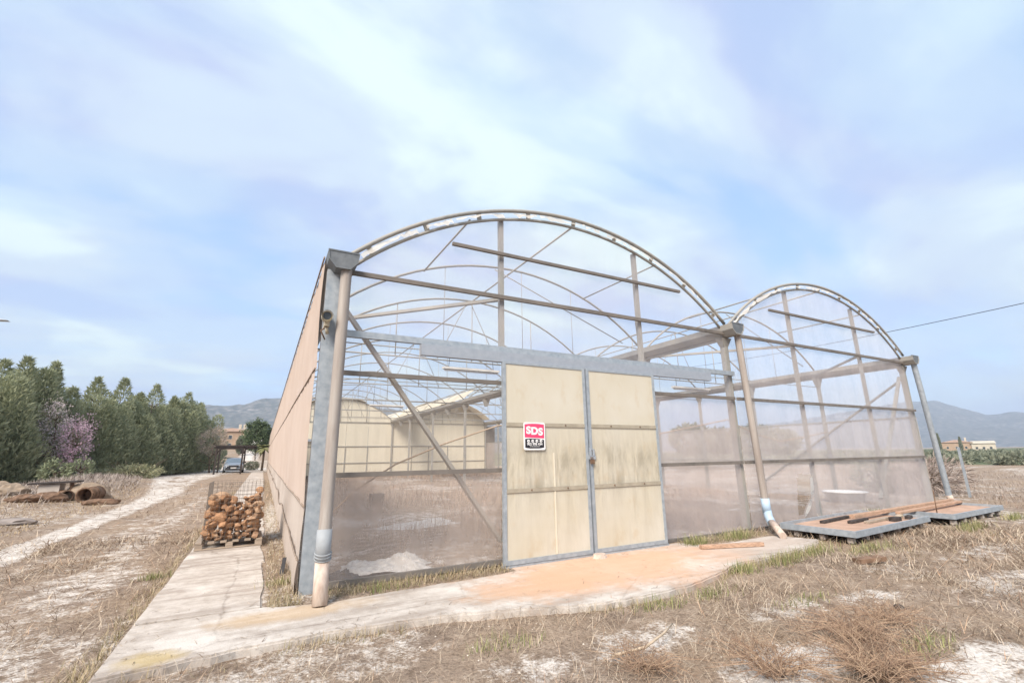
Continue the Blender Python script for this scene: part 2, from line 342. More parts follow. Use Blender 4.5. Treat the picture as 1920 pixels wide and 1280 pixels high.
M['slate'] = mat_simple('grey_brush', (0.32, 0.275, 0.25), 0.95, 0, 0.22, 5, 0.8)
M['bark'] = mat_simple('bark', (0.17, 0.13, 0.10), 0.95, 0, 0.25, 6, 0.6, stretch=(3, 3, 1))
M['juniper'] = mat_leaf('juniper_foliage', (0.175, 0.20, 0.12), (0.49, 0.505, 0.33), 0.42)
M['pine'] = mat_leaf('pine_foliage', (0.05, 0.075, 0.04), (0.15, 0.19, 0.10), 0.2)
M['blossom'] = mat_leaf('pink_blossom', (0.42, 0.27, 0.36), (0.60, 0.46, 0.53), 0.35)
M['blossom_pale'] = mat_leaf('pale_blossom', (0.52, 0.43, 0.44), (0.68, 0.60, 0.60), 0.3)
M['twig'] = mat_leaf('dry_twigs', (0.24, 0.19, 0.165), (0.42, 0.35, 0.31), 0.1)
M['leafgreen'] = mat_leaf('fig_leaves', (0.15, 0.175, 0.105), (0.30, 0.33, 0.21), 0.3)
M['sage'] = mat_leaf('sage_leaves', (0.20, 0.22, 0.12), (0.42, 0.40, 0.27), 0.25)
M['palm'] = mat_leaf('palm_leaves', (0.10, 0.12, 0.05), (0.27, 0.27, 0.14), 0.2)
M['olive'] = mat_leaf('olive_leaves', (0.14, 0.155, 0.11), (0.30, 0.31, 0.23), 0.25)
M['straw'] = mat_straw('straw', [(0.0, (0.10, 0.07, 0.052)), (0.25, (0.23, 0.165, 0.12)), (0.60, (0.39, 0.305, 0.225)), (0.88, (0.62, 0.525, 0.41)), (1.0, (0.46, 0.275, 0.165))])
M['weeds'] = mat_straw('brown_weeds', [(0.0, (0.15, 0.11, 0.085)), (0.4, (0.28, 0.21, 0.165)), (0.8, (0.44, 0.35, 0.28)), (1.0, (0.36, 0.215, 0.15))])
M['weeds_in'] = mat_straw('pale_weeds', [(0.0, (0.20, 0.155, 0.125)), (0.4, (0.36, 0.28, 0.23)), (0.8, (0.53, 0.44, 0.36)), (1.0, (0.46, 0.30, 0.22))])
M['brush'] = mat_straw('grey_brush_twigs', [(0.0, (0.20, 0.165, 0.145)), (.5, (0.33, 0.28, 0.25)), (1.0, (0.45, 0.385, 0.34))])
M['shrub'] = mat_straw('dry_shrub', [(0.0, (0.17, 0.115, 0.085)), (0.5, (0.34, 0.225, 0.155)), (1.0, (0.50, 0.37, 0.26))])
M['grass'] = mat_straw('green_grass', [(0.0, (0.11, 0.13, 0.045)), (0.45, (0.21, 0.235, 0.09)), (0.7, (0.33, 0.31, 0.15)), (1.0, (0.50, 0.42, 0.27))])
M['fringe'] = mat_straw('fringe', [(0.0, (0.16, 0.16, 0.07)), (0.3, (0.30, 0.25, 0.14)), (0.7, (0.42, 0.33, 0.22)), (1.0, (0.52, 0.42, 0.29))])
M['ochre'] = mat_simple('ochre_render', (0.42, 0.30, 0.215), 0.9, 0, 0.1, 1.2, 0.1)
M['tile'] = mat_simple('clay_tiles', (0.40, 0.27, 0.20), 0.9, 0, 0.15, 1.5, 0.2)
M['render_pale'] = mat_simple('pale_render', (0.55, 0.49, 0.40), 0.9, 0, 0.08, 1, 0.1)
M['blockwall'] = mat_simple('grey_block', (0.55, 0.49, 0.44), 0.95, 0, 0.12, 2, 0.2)
M['glassdark'] = mat_simple('dark_pane', (0.05, 0.06, 0.07), 0.15, 0, 0.05, 3, 0.0, spec=0.6)
M['car'] = mat_simple('silver_blue_paint', (0.36, 0.42, 0.50), 0.28, 0.45, 0.04, 2, 0.0, spec=0.6)
M['windscreen'] = mat_simple('windscreen', (0.16, 0.22, 0.28), 0.08, 0.0, 0.05, 2, 0.0, spec=0.9)
M['chrome'] = mat_simple('bright_metal', (0.68, 0.70, 0.72), 0.25, 0.8, 0.04, 2, 0.0)
M['tyre'] = mat_simple('tyre_rubber', (0.03, 0.03, 0.03), 0.9, 0, 0.1, 8, 0.1)
M['sack'] = mat_simple('white_sack', (0.72, 0.69, 0.65), 0.75, 0, 0.18, 14, 0.9)
M['hose'] = mat_simple('peach_hose', (0.58, 0.44, 0.32), 0.7, 0, 0.1, 5, 0.0)
M['cable'] = mat_simple('black_cable', (0.05, 0.05, 0.06), 0.7, 0, 0.1, 5, 0.0)
def mat_mountain():
    t = NT('mountain_scrub'); P = t.wcoord(); n = t.noise(P, 0.006, 8, 0.62); n2 = t.noise(P, 0.035, 6, 0.65)
    c = t.ramp(n2, [(0.38, (0.05, 0.055, 0.05)), (0.5, (0.10, 0.10, 0.09)), (0.60, (0.20, 0.18, 0.165)), (0.72, (0.34, 0.31, 0.285))])
    c = t.mix(t.ramp(n, [(0.4, 0.0), (0.65, 0.6)]), c, (0.07, 0.078, 0.065))
    return t.done(t.bsdf(c, 1.0, 0, None, 0.05))
M['mountain'] = mat_mountain()

# ------------------------------------------------------------------ terrain
GZ = -0.07
SLAB_FRONT = [(-0.95, 4.76), (-0.5, 4.80), (0.26, 4.88), (0.9, 4.86), (1.58, 4.78), (2.1, 4.66), (2.6, 4.50), (3.0, 4.34), (3.4, 4.27), (4.0, 4.22), (4.7, 4.28), (5.3, 4.42),
              (6.1, 4.68), (6.9, 4.72), (7.7, 4.80), (8.4, 4.92), (8.85, 5.1)]
def front_y(x): return np.interp(x, [p[0] for p in SLAB_FRONT], [p[1] for p in SLAB_FRONT])
def road_c(y): return np.interp(y, [4, 10, 15, 20, 26, 34, 42, 50, 58, 90], [-3.3, -3.75, -3.75, -3.7, -3.75, -4.6, -5.4, -5.6, -4.2, -3.0])
def road_w(y): return np.interp(y, [4, 10, 16, 22, 30, 40, 46, 60, 90], [0.28, 0.33, 0.40, 0.52, 0.9, 1.5, 2.4, 2.6, 2.2])
def ground_h(x, y):
    x = np.asarray(x, float); y = np.asarray(y, float)
    h = GZ + (fbm(x * 0.55, y * 0.55, 3, 3) - 0.5) * 0.10 + (fbm(x * 3, y * 3, 3, 9) - 0.5) * 0.035
    # beside and below the slabs and inside the house the soil is level
    near = sst(1.6, 0.3, np.maximum(np.abs(x - 4.0) - 5.0, np.abs(y - 25.0) - 20.5))
    h = h * (1 - near) + (GZ + (fbm(x * 3, y * 3, 3, 9) - 0.5) * 0.03) * near
    strip = ((x > .1) & (x < .62) & (y > 5.85) & (y < 60)) | ((x > .6) & (x < 8.9) & (y > 5.7) & (y < 6.5)); h = np.where(strip, -.016 + (fbm(x * 6, y * 6, 3, 19) - .5) * .03, h)
    inside = sst(0.25, 0.0, np.maximum(np.abs(x - 8.67) - 8.1, np.abs(y - 36) - 29.9)); h = h * (1 - inside) + 0.0 * inside
    h = h + sst(75, 160, y) * (np.clip(y, 75, 1500) - 75) * 0.055 * sst(150, -20, x)
    far = np.hypot(x, y); h = h + (fbm(x * 0.004, y * 0.004, 3, 21) - 0.5) * 10 * sst(250, 900, far)
    bank = np.exp(-((np.hypot(x - 0, y) - 47) / 4.5) ** 2) * sst(22, 30, x); h = h + bank * (0.35 + 0.3 * (fbm(x * .3, y * .3, 3, 5) - .5))
    heap = np.exp(-(((x + 8.3) / 2.6) ** 2 + ((y - 33) / 9.0) ** 2)); h = h + heap * (0.55 + 0.5 * (fbm(x * 1.2, y * 1.2, 3, 31) - 0.5))
    return h
def chalk_amt(x, y):
    rc = road_c(y); rw = road_w(y); d = np.abs(x - rc)
    a = (0.80 + .35 * (fbm(x * 1.4, y * .5, 3, 43) - .5) - .35 * sst(24, 36, y) * sst(.55, .7, fbm(x * 2.0, y * .6, 3, 44))) * sst(1.35, 0.6, d / rw) * sst(3, 7, y)
    a = np.maximum(a, 0.55 * sst(1.2, 0.3, np.abs(x - (rc + 1.75)) / 0.5) * sst(34, 20, y) * sst(5.0, 7.5, y))
    a = np.maximum(a, 0.50 * sst(0.50, 0.66, fbm(x * 0.35 + 4, y * 0.35, 4, 41)) * sst(40, 16, y))
    a = np.maximum(a, (.36 + .55 * (fbm(x * 1.9, y * .45, 4, 47) - .5)) * sst(-3.4, -3.0, x) * sst(-1.05, -1.7, x) * sst(4.5, 6, y) * sst(42, 28, y))
    for cx, cy, rx, ry, k in [(3.75, 2.55, 0.75, 0.33, .9), (3.1, 3.45, 0.7, 0.35, .75), (4.75, 1.75, 0.6, 0.35, .95), (5.35, 1.8, .45, .3, .9), (2.05, 3.5, 0.6, 0.3, .6), (5.0, 3.3, .8, .25, .6),
                              (6.2, 3.1, 0.7, 0.25, .6), (-2.0, 5.6, 0.8, 1.4, .62), (-1.9, 8.5, 0.7, 1.5, .6), (8.2, 2.6, 1.2, 0.4, .62), (10.5, 3.4, 1.5, .35, .6), (0.35, 14, 0.22, 5.5, .75)]:
        a = np.maximum(a, k * sst(1.3, 0.5, np.hypot((x - cx) / rx, (y - cy) / ry)))
    a = np.maximum(a, .62 * ((x > .6) & (y > 6.4) & (y < 36)) * sst(.45, .62, fbm(x * .7 + 2, y * .6, 3, 88)))
    a = np.maximum(a, 0.8 * sst(50, 60, y) * sst(12, 9, np.abs(x + 3)) * sst(95, 80, y))
    return a
def green_amt(x, y):
    f = np.hypot(x, y)
    return np.maximum(0.85 * sst(56, 66, f) * sst(900, 500, f) * sst(-10, 30, x) * (0.55 + 0.6 * fbm(x * .02, y * .02, 3, 17)), 0.36 * sst(9, 11, x) * sst(5.5, 4.2, y) * sst(2, 3, y) * sst(20, 14, x))
def axis(lo, hi, f0, f1, step, far):
    c = list(np.arange(f0, f1 + 1e-6, step)); s = step; a = f1
    while a < hi: s *= 1.16; a += s; c.append(min(a, hi))
    s = step; a = f0; pre = []
    while a > lo: s *= 1.16; a -= s; pre.append(max(a, lo))
    return np.array(pre[::-1] + c)
def sheet(name, xs, ys, dz, mat, hfun=ground_h):
    X, Y = np.meshgrid(xs, ys); Z = hfun(X, Y) + dz
    nx, ny = len(xs), len(ys); i = np.arange(nx * ny).reshape(ny, nx)
    q = np.stack([i[:-1, :-1], i[:-1, 1:], i[1:, 1:], i[1:, :-1]], -1).reshape(-1, 4)
    o = npmesh(name, np.stack([X, Y, Z], -1).reshape(-1, 3), q, mat, smooth=True)
    for nm, fn in (('chalk', chalk_amt), ('green', green_amt)):
        at = o.data.attributes.new(nm, 'FLOAT', 'POINT'); at.data.foreach_set('value', fn(X, Y).astype(np.float32).ravel())
    return o
g = sheet('ground', axis(-7000, 7000, -9, 17, 0.14, 0), axis(-3000, 7000, 1.0, 26, 0.14, 0), 0.0, M['ground']); tag(g, kind='structure')
# the dirt track: its own sheet that follows the soil
ys = np.arange(3.0, 92, 0.22); us = np.linspace(-1, 1, 27)
RY = np.repeat(ys[:, None], len(us), 1); RX = road_c(RY) + us[None, :] * (road_w(RY) * 1.45 + 0.15 * (fbm(RY * 0.7, RY * 0 + 3 * np.sign(us)[None, :], 3, 77) - 0.5))
i = np.arange(RX.size).reshape(RX.shape); q = np.stack([i[:-1, :-1], i[:-1, 1:], i[1:, 1:], i[1:, :-1]], -1).reshape(-1, 4)
rz = ground_h(RX, RY) + 0.012 - 0.03 * np.abs(us)[None, :] ** 4
road = npmesh('dirt_road', np.stack([RX, RY, rz], -1).reshape(-1, 3), q, M['ground'], smooth=True); tag(road, kind='structure')
for nm, fn in (('chalk', chalk_amt), ('green', green_amt)):
    at = road.data.attributes.new(nm, 'FLOAT', 'POINT'); at.data.foreach_set('value', fn(RX, RY).astype(np.float32).ravel())

# mountains: two ranges given by the angle at which their crests stand above the horizon
def mountain_range(name, dist, az, el, seed, depth):
    A = np.radians(np.arange(az[0], az[-1], 0.18)); E_ = np.interp(np.degrees(A), az, el); rr = np.linspace(-1, 1, 44)
    AA, RR = np.meshgrid(A, rr); crest = np.repeat((E_ * dist)[None, :], len(rr), 0)
    rad = dist + RR * depth; x = np.sin(AA) * rad; y = np.cos(AA) * rad
    prof = np.clip(1 - np.abs(RR), 0, 1) ** 1.15
    rid = fbm(x / 260, y / 260, 5, seed); z = crest * prof * (1 + (rid - 0.5) * 0.9 * (1 - np.exp(-((RR) / 0.12) ** 2))) + (fbm(x / 60, y / 60, 4, seed + 9) - 0.5) * 24 * np.clip(prof * 1.5, 0, 1) - 3
    k = np.arange(x.size).reshape(x.shape); q = np.stack([k[:-1, :-1], k[:-1, 1:], k[1:, 1:], k[1:, :-1]], -1).reshape(-1, 4)
    tag(npmesh(name, np.stack([x, y, z], -1).reshape(-1, 3), q, M['mountain'], smooth=True), kind='structure')
mountain_range('mountain', 2400, [-40, -25, -14, -8, -4.3, -2.5, -0.4, 3, 8, 14, 20, 26, 34, 44], [.05, .08, .09, .094, .096, .100, .113, .118, .11, .095, .078, .065, .04, .02], 3, 1100)
mountain_range('mountain', 4600, [30, 44, 52, 58, 62, 66, 69, 71.2, 72.5, 74, 75.7, 80, 90, 105], [.02, .035, .045, .050, .060, .071, .076, .0745, .062, .0495, .0505, .04, .045, .03], 8, 1500)

# ------------------------------------------------------------------ concrete path and apron
slabroot = empty('concrete_pavement'); tag(slabroot, kind='structure')
def slab_poly(name, pts, z0, z1, parent):
    bm = bmesh.new(); vs_ = [bm.verts.new((x, y, z1)) for x, y in pts]; f = bm.faces.new(vs_)
    r_ = bmesh.ops.extrude_face_region(bm, geom=[f]); vv = [e for e in r_['geom'] if isinstance(e, bmesh.types.BMVert)]
    bmesh.ops.translate(bm, verts=vv, vec=(0, 0, z0 - z1)); bmesh.ops.recalc_face_normals(bm, faces=bm.faces)
    top = [e for e in bm.edges if all(abs(v.co.z - z1) < 1e-5 for v in e.verts)]
    bmesh.ops.bevel(bm, geom=top, offset=0.018, segments=2, affect='EDGES')
    me = bpy.data.meshes.new(name); bm.to_mesh(me); bm.free(); me.materials.append(M['concrete'])
    o = bpy.data.objects.new(name, me); col.objects.link(o); o.parent = parent; return o
def jag(p, q, n, amp):
    out = []
    for i in range(n):
        t = i / n; out.append((p[0] + (q[0] - p[0]) * t + random.uniform(-amp, amp), p[1] + (q[1] - p[1]) * t + random.uniform(-amp, amp)))
    return out
fp = []
for a, b in zip(SLAB_FRONT[:-1], SLAB_FRONT[1:]): fp += jag(a, b, 5, 0.02)
fp.append(SLAB_FRONT[-1])
back = jag((8.85, 5.1), (8.6, 5.72), 4, .03) + jag((8.6, 5.72), (6.55, 5.80), 9, .04) + [(6.5, 6.19), (3.2, 6.19)] + jag((3.15, 5.92), (0.75, 5.78), 9, .035) + jag((0.75, 5.78), (0.2, 5.93), 4, .03) + [(0.17, 5.98), (-0.95, 5.98)]
slab_poly('slab', fp + back, -0.16, 0.0, slabroot)
y = 5.995
while y < 62:
    x1 = 0.17 + random.uniform(-.03, .03); L_ = 2.45
    slab_poly('slab', jag((-0.95, y), (x1, y), 1, 0) + jag((x1, y), (x1 - .02, y + L_), 6, .025) + [(x1 - .02, y + L_), (-0.94, y + L_)] + jag((-0.94, y + L_), (-0.95, y), 8, .012)[1:], -0.16, random.uniform(-.006, .003), slabroot)
    y += L_ + 0.016

# ------------------------------------------------------------------ greenhouse (front section: bare arches and nets)
Y0, XL, W = 6.30, 0.68, 8.0
XM, XR = XL + W, XL + 2 * W
RA, ZTOP, HALF, GUT = 5.8, 5.77, 3.93, 4.02
def arch_z(dx, r=RA): return ZTOP - RA + math.sqrt(max(r * r - dx * dx, 0))
def arch_pts(cx, y, r=RA, half=HALF, n=28):
    a = math.asin(half / RA); return [(cx + r * math.sin(-a + 2 * a * i / n), y, ZTOP - RA + r * math.cos(-a + 2 * a * i / n)) for i in range(n + 1)]
gh = empty('greenhouse', (XL, Y0, 0)); tag(gh, 'long two-span greenhouse with bare arched roof frame, torn netting and double door', 'greenhouse')
def gp(mb, name, mat, parent=None, label=None):
    """part of the greenhouse built in world metres"""
    p = parent or gh; off = Vector((XL, Y0, 0))
    if parent is None: mb.v = [tuple(Vector(v) - off) for v in mb.v]
    o = mb.build(name, M[mat], p)
    if label: o['label'] = label
    return o
YN, YB, YEND = 12, Y0 + 30.0, 66.3
rowsY = [Y0 + 2.5 * k for k in range(13)]
# posts
def flare(x, y, z0, z1):     # conical bracket under the gutter
    return MB().add([(x - .05, y - .05, z0), (x + .05, y - .05, z0), (x + .05, y + .05, z0), (x - .05, y + .05, z0), (x - .16, y - .09, z1), (x + .16, y - .09, z1), (x + .16, y + .09, z1), (x - .16, y + .09, z1)],
                    [(0, 3, 2, 1), (4, 5, 6, 7), (0, 1, 5, 4), (1, 2, 6, 5), (2, 3, 7, 6), (3, 0, 4, 7)])
for k in range(0, 13, 2):
    for x in (XL, XM, XR):
        yy = rowsY[k]
        if k == 0 and x == XL: b = MB().box(x - .17, x + .0, yy - .09, yy + .05, -.15, 4.0)
        elif k == 0: b = MB().box(x - .055, x + .055, yy + .01, yy + .13, -.1, 3.75)
        else: b = MB().box(x - .05, x + .05, yy - .05, yy + .05, -.05, 3.72)
        if k == 0: gp(b, 'post', 'galv' if x == XL else 'galv_dusty')
        else: gp(b, 'post', 'galv_dusty')
for k in range(1, 13, 2): gp(MB().box(XR - .045, XR + .045, rowsY[k] - .045, rowsY[k] + .045, -.05, 3.62), 'post', 'galv_dusty')
for k in range(13):
    for x in (XM, XR):
        gp(flare(x, rowsY[k] + (.07 if k == 0 else 0), 3.62 if k else 3.72, 3.935), 'bracket', 'galv_dusty')
# gutters with their folded trough ends
def gutter(x, y0, y1):
    prof_o = [(-.20, .18), (-.185, .06), (-.09, -.05), (.09, -.05), (.185, .06), (.20, .18)]
    prof_i = [(.19, .18), (.172, .065), (.085, -.035), (-.085, -.035), (-.172, .065), (-.19, .18)]
    b = MB().sweep(prof_o + prof_i, (x, y0, 4.0), (x, y1, 4.0))
    o = gp(b, 'gutter', 'galv_dusty' if x > 1 else 'gutter_steel')
    c = MB().add([(x + a, y0 + .015, 4.0 + z) for a, z in prof_o], [tuple(range(6))]); c.add([(x + a, y0 + .012, 4.0 + z) for a, z in prof_o], [tuple(reversed(range(6)))])
    # end cap and drip lip
    c = MB().add([(x + a * .97, y0 + .02, 4.0 + z) for a, z in prof_o] + [(x + a * .97, y0 + .012, 4.0 + z) for a, z in prof_o], [tuple(range(6)), tuple(reversed(range(6, 12)))])
    c.bar((x - .2, y0 + .02, 4.19), (x + .2, y0 + .02, 4.19), .03, .02)
    c.v = [tuple(Vector(v) - Vector((XL, Y0, 0))) for v in c.v]; c.build('end_cap', M['gutter_steel'], o)
for x in (XL, XM, XR): gutter(x, Y0 - .33, YB - 0.02)
# left side beam hides behind the net; right and middle gutters ride on a box beam
for x in (XM, XR): gp(MB().box(x - .045, x + .045, Y0 + .2, YB - .05, 3.90, 3.948), 'gutter_beam', 'galv_dusty')
# arches
for b_, cx in enumerate((XL + W / 2, XM + W / 2)):
    gp(MB().tube(arch_pts(cx, Y0 - .06, RA, HALF, 40), .034, 8), 'arch', 'galv_dusty')
    gp(MB().tube(arch_pts(cx, Y0 - .02, RA - .14, HALF, 40), .026, 8), 'arch', 'galv_dusty')
    for t in np.linspace(-.92, .92, 9):                                            # spacers between the twin arch tubes
        a = math.asin(HALF / RA) * t; gp(MB().bar((cx + (RA - .01) * math.sin(a), Y0 - .06, ZTOP - RA + (RA - .01) * math.cos(a)), (cx + (RA - .14) * math.sin(a), Y0 - .02, ZTOP - RA + (RA - .14) * math.cos(a)), .07, .03, (0, 1, 0)), 'spacer', 'galv_dusty')
    for k in range(1, 13): gp(MB().tube(arch_pts(cx, rowsY[k], RA - .03, HALF, 26), .027 if k < 5 else .024, 6), 'arch', 'galv_dusty')
    # torn film left along the front arch
    am = math.asin(HALF / RA); a = -am * .96
    while a < am * .95:
        w_ = random.uniform(.05, .2); n = 9; b = MB(); top = []; bot = []
        for i in range(n):
            t = a + w_ * i / (n - 1); r0 = RA - .035 - random.uniform(0, .035); r1 = RA - .10 - random.uniform(-.03, .05)
            top.append((cx + r0 * math.sin(t), Y0 - .065 + random.uniform(-.01, .01), ZTOP - RA + r0 * math.cos(t))); bot.append((cx + r1 * math.sin(t), Y0 - .072 - random.uniform(0, .03), ZTOP - RA + r1 * math.cos(t)))
        b.add(top + bot, [(i, i + 1, n + i + 1, n + i) for i in range(n - 1)]); gp(b, 'film_scrap', 'film'); a += w_ + random.choice([.0, .006, .012, .03])
    # ridge purlin along the whole length, side purlins in the first field
    gp(MB().tube([(cx, Y0, ZTOP - .12), (cx, YB, ZTOP - .07)], .02, 6), 'purlin', 'galv_dusty')
    for dx in (-2.07, 2.07):
        gp(MB().tube([(cx + dx, Y0, arch_z(dx) - .10), (cx + dx, Y0 + 2.5, arch_z(dx) - .06)], .018, 6), 'purlin', 'galv_dusty')
    # trusses: tie, struts and web
    for k in range(2, 13, 2):
        yy = rowsY[k]; gp(MB().tube([(cx - 3.94, yy, 3.98), (cx + 3.94, yy, 3.98)], .02, 6), 'tie', 'galv_dusty')
        for dx in (-2.0, 0.1, 2.0): gp(MB().tube([(cx + dx, yy, 3.98), (cx + dx, yy, arch_z(dx) - .05)], .014, 6), 'strut', 'galv_dusty')
        gp(MB().tube([(cx + .05, yy, ZTOP - .08), (cx + .9, yy, 3.98)], .011, 5), 'strut', 'galv_dusty'); gp(MB().tube([(cx - .05, yy, ZTOP - .08), (cx - .9, yy, 3.98)], .011, 5), 'strut', 'galv_dusty')
    for k in range(1, 12, 2):
        yy = rowsY[k]; gp(MB().tube([(cx - 3.94, yy, 3.72 if k > 1 else 3.62), (cx + 3.94, yy, 3.72 if k > 1 else 3.62)], .012, 5), 'wire', 'galv_dusty')
        for dx in (-1.6, .3, 1.7): gp(MB().tube([(cx + dx, yy, 3.70 if k > 1 else 3.62), (cx + dx, yy, arch_z(dx) - .05)], .007, 5), 'wire', 'galv_dusty')
    gp(MB().tube([(cx - .4, Y0 + 2.5, ZTOP - .1), (cx + 3.3, Y0 + 2.5, 4.3)], .014, 6), 'strut', 'galv_dusty')
# front frame: uprights, girts, rails, braces
V1, V2 = XL + 2.52, XL + 5.52
def upright(x, z0, z1): gp(MB().box(x - .04, x + .04, Y0 + .015, Y0 + .085, z0, z1), 'upright', 'galv_dusty')
upright(V1, 3.05, arch_z(V1 - XL - 4) - .14); upright(V2, 3.05, arch_z(V2 - XL - 4) - .14)
for x in (XM + 2.53, XM + 5.6): upright(x, .0, arch_z(x - XM - 4) - .14)
def rail(x0, x1, z, h=.06, mat='rail', y=Y0 - .045, d=.05): return gp(MB().box(x0, x1, y - d / 2, y + d / 2, z - h / 2, z + h / 2), 'rail', mat)
rail(XL + .1, XM - .03, 4.02, .062); rail(XM + .06, XR - .05, 4.02, .062)
rail(XL + 1.62, XL + 6.65, 4.78, .05); rail(XM + 1.65, XM + 6.5, 4.80, .05)
rail(XL + .1, 3.14, 2.61); rail(6.31, XM - .03, 2.61); rail(XM + .06, XR - .03, 2.61)
rail(XL + .1, 3.14, 1.31); rail(6.31, XM - .03, 1.31); rail(XM + .06, XR - .03, 1.31)
rail(XL + .1, 3.14, .06, .07); rail(6.31, XM - .03, .03, .05); rail(XM + .06, XR - .03, .03, .05)
rail(XL + .1, XM + .02, 3.14, .09, 'galv', Y0 - .055, .07)                                        # beam over the door
gp(MB().bar((XL + .05, Y0 + .12, 3.62), (3.2, Y0 + .12, .30), .05, .11, (0, 1, 0)), 'brace', 'galv_dusty')
gp(MB().bar((XR - .08, Y0 + .14, 3.62), (XR - 2.5, Y0 + .14, .30), .04, .09, (0, 1, 0)), 'brace', 'galv_dusty')
gp(MB().bar((XL + .1, rowsY[1], 3.99), (V1, Y0 + .1, 4.03), .07, .05), 'knee_brace', 'galv_dusty'); gp(MB().bar((XM - .1, rowsY[1], 4.0), (V2, Y0 + .1, 4.03), .06, .05), 'knee_brace', 'galv_dusty')
gp(MB().bar((XM + .1, rowsY[1], 3.99), (XM + 2.53, Y0 + .1, 4.03), .07, .05), 'knee_brace', 'galv_dusty'); gp(MB().bar((XR - .1, rowsY[1], 4.0), (XM + 5.6, Y0 + .1, 4.03), .06, .05), 'knee_brace', 'galv_dusty')
# track box over the door leaves
tb = gp(MB().box(1.82, 7.82, Y0 - .185, Y0 - .10, 2.915, 3.075), 'door_track', 'plate')
for x in (1.95, 3.4, 4.8, 6.2, 7.7): b = MB().box(x - .04, x + .04, Y0 - .10 + .001, Y0 - .092, 2.97, 3.09); b.v = [tuple(Vector(v) - Vector((XL, Y0, 0))) for v in b.v]; b.build('hanger', M['galv'], tb)

# nets: sheets stretched between the rails, a little slack
def net_sheet(name, x0, x1, zlo, zhi, mat, y=Y0 + .0, step=.08, hole=None, slack=.022, label=None):
    xs = np.linspace(x0, x1, max(3, int((x1 - x0) / step))); vv = np.linspace(0, 1, 30 if hole is None else 150)
    X, V = np.meshgrid(xs, vv); lo = zlo if callable(zlo) else (lambda q: np.full_like(q, zlo)); hi = zhi if callable(zhi) else (lambda q: np.full_like(q, zhi))
    Z = lo(X) + (hi(X) - lo(X)) * V; Yv = y + slack * (fbm(X * 1.7, Z * .7, 3, 15) - .5) * 2 + slack * .5 * np.sin(X * 9 + Z)
    k = np.arange(X.size).reshape(X.shape); q = np.stack([k[:-1, :-1], k[:-1, 1:], k[1:, 1:], k[1:, :-1]], -1).reshape(-1, 4)
    P = np.stack([X, Yv, Z], -1).reshape(-1, 3)
    if hole:
        c = P[q].mean(1); q = q[~hole(c[:, 0], c[:, 2])]
    o = npmesh(name, P - np.array([XL, Y0, 0]), q, M[mat], gh)
    if label: o['label'] = label
    return o
az1 = np.vectorize(lambda x: arch_z(np.clip(x - XL - 4, -3.95, 3.95)) - .09); az2 = np.vectorize(lambda x: arch_z(np.clip(x - XM - 4, -3.95, 3.95)) - .09)
net_sheet('net_panel', XL + .1, 3.15, .05, 1.30, 'net_low'); net_sheet('net_panel', XL + .1, 3.15, 1.32, 2.60, 'net_mid')
net_sheet('net_panel', XL + .1, 3.15, 2.62, 3.12, 'net_top')
net_sheet('net_panel', XL + .12, XM - .12, 3.16, az1, 'net_top')
net_sheet('net_panel', 6.31, XM - .05, .0, 1.30, 'net_pink'); net_sheet('net_panel', 6.31, XM - .05, 1.32, 2.60, 'net_pink'); net_sheet('net_panel', 6.31, XM - .05, 2.62, 3.12, 'net_top')
def torn(x, z): return (z > .16) & (z < 1.02) & (x > 10.33 + .16 * sst(.2, 1, z)) & (x < 10.52 + .50 * sst(.12, .72, z)) & ~((z > .95) & (x < 10.55))
net_sheet('net_panel', XM + .06, XR - .04, .0, az2, 'net_right', step=.028, hole=torn, label='pale dusty net with a torn opening near the ground')
# flap of net folded back from the tear
n = 12; b = MB(); va = []; vb = []
for i in range(n):
    t = i / (n - 1); z = .14 + .84 * t; va.append((10.52 + .50 * float(sst(.12, .72, z)) + .01, Y0 - .02, z)); vb.append((10.40 + .36 * t + .05 * math.sin(t * 7), Y0 - .10 - .10 * math.sin(t * 3.1), .14 + .78 * t))
b.add(va + vb, [(i, i + 1, n + i + 1, n + i) for i in range(n - 1)]); gp(b, 'net_flap', 'film')
# left side wall: three horizontal bands and cords; billows between posts
def side_band(z0f, z1f, mat, xoff, y0=Y0 - .05, y1=YEND, x=XL - .176, name='side_net', ny=420):
    yy = np.linspace(y0, y1, ny); vv = np.linspace(0, 1, 9); YY, V = np.meshgrid(yy, vv)
    lo = z0f(YY); hi = z1f(YY); Z = lo + (hi - lo) * V
    X = x + xoff - .022 * Z / 4.1 - .018 * np.sin(YY * math.pi / 2.5) ** 2 * np.sin(V * math.pi) + .008 * np.sin(YY * 7.1 + np.sin(YY * 1.3) * 2) * (1 - .5 * V) + .007 * np.sin(YY * 13.7 + V * 1.5)
    k = np.arange(X.size).reshape(X.shape); q = np.stack([k[:-1, :-1], k[:-1, 1:], k[1:, 1:], k[1:, :-1]], -1).reshape(-1, 4)
    return npmesh(name, np.stack([X, YY, Z], -1).reshape(-1, 3) - np.array([XL, Y0, 0]), q, M[mat], gh, smooth=True)
cst = lambda c: (lambda q: np.full_like(q, c))
def skirt_top(q): return .34 + .10 * np.abs(np.sin((q - 7.9) * .55)) + .16 * sst(8, 20, q) + .05 * np.sin(q * 1.7)
side_band(cst(-.12), cst(.97), 'net_skirt', .0); side_band(cst(.955), cst(2.66), 'net_side', -.012); side_band(cst(2.645), cst(4.19), 'net_side', -.002)
side_band(cst(-.12), skirt_top, 'net_skirt', -.028, name='side_skirt')
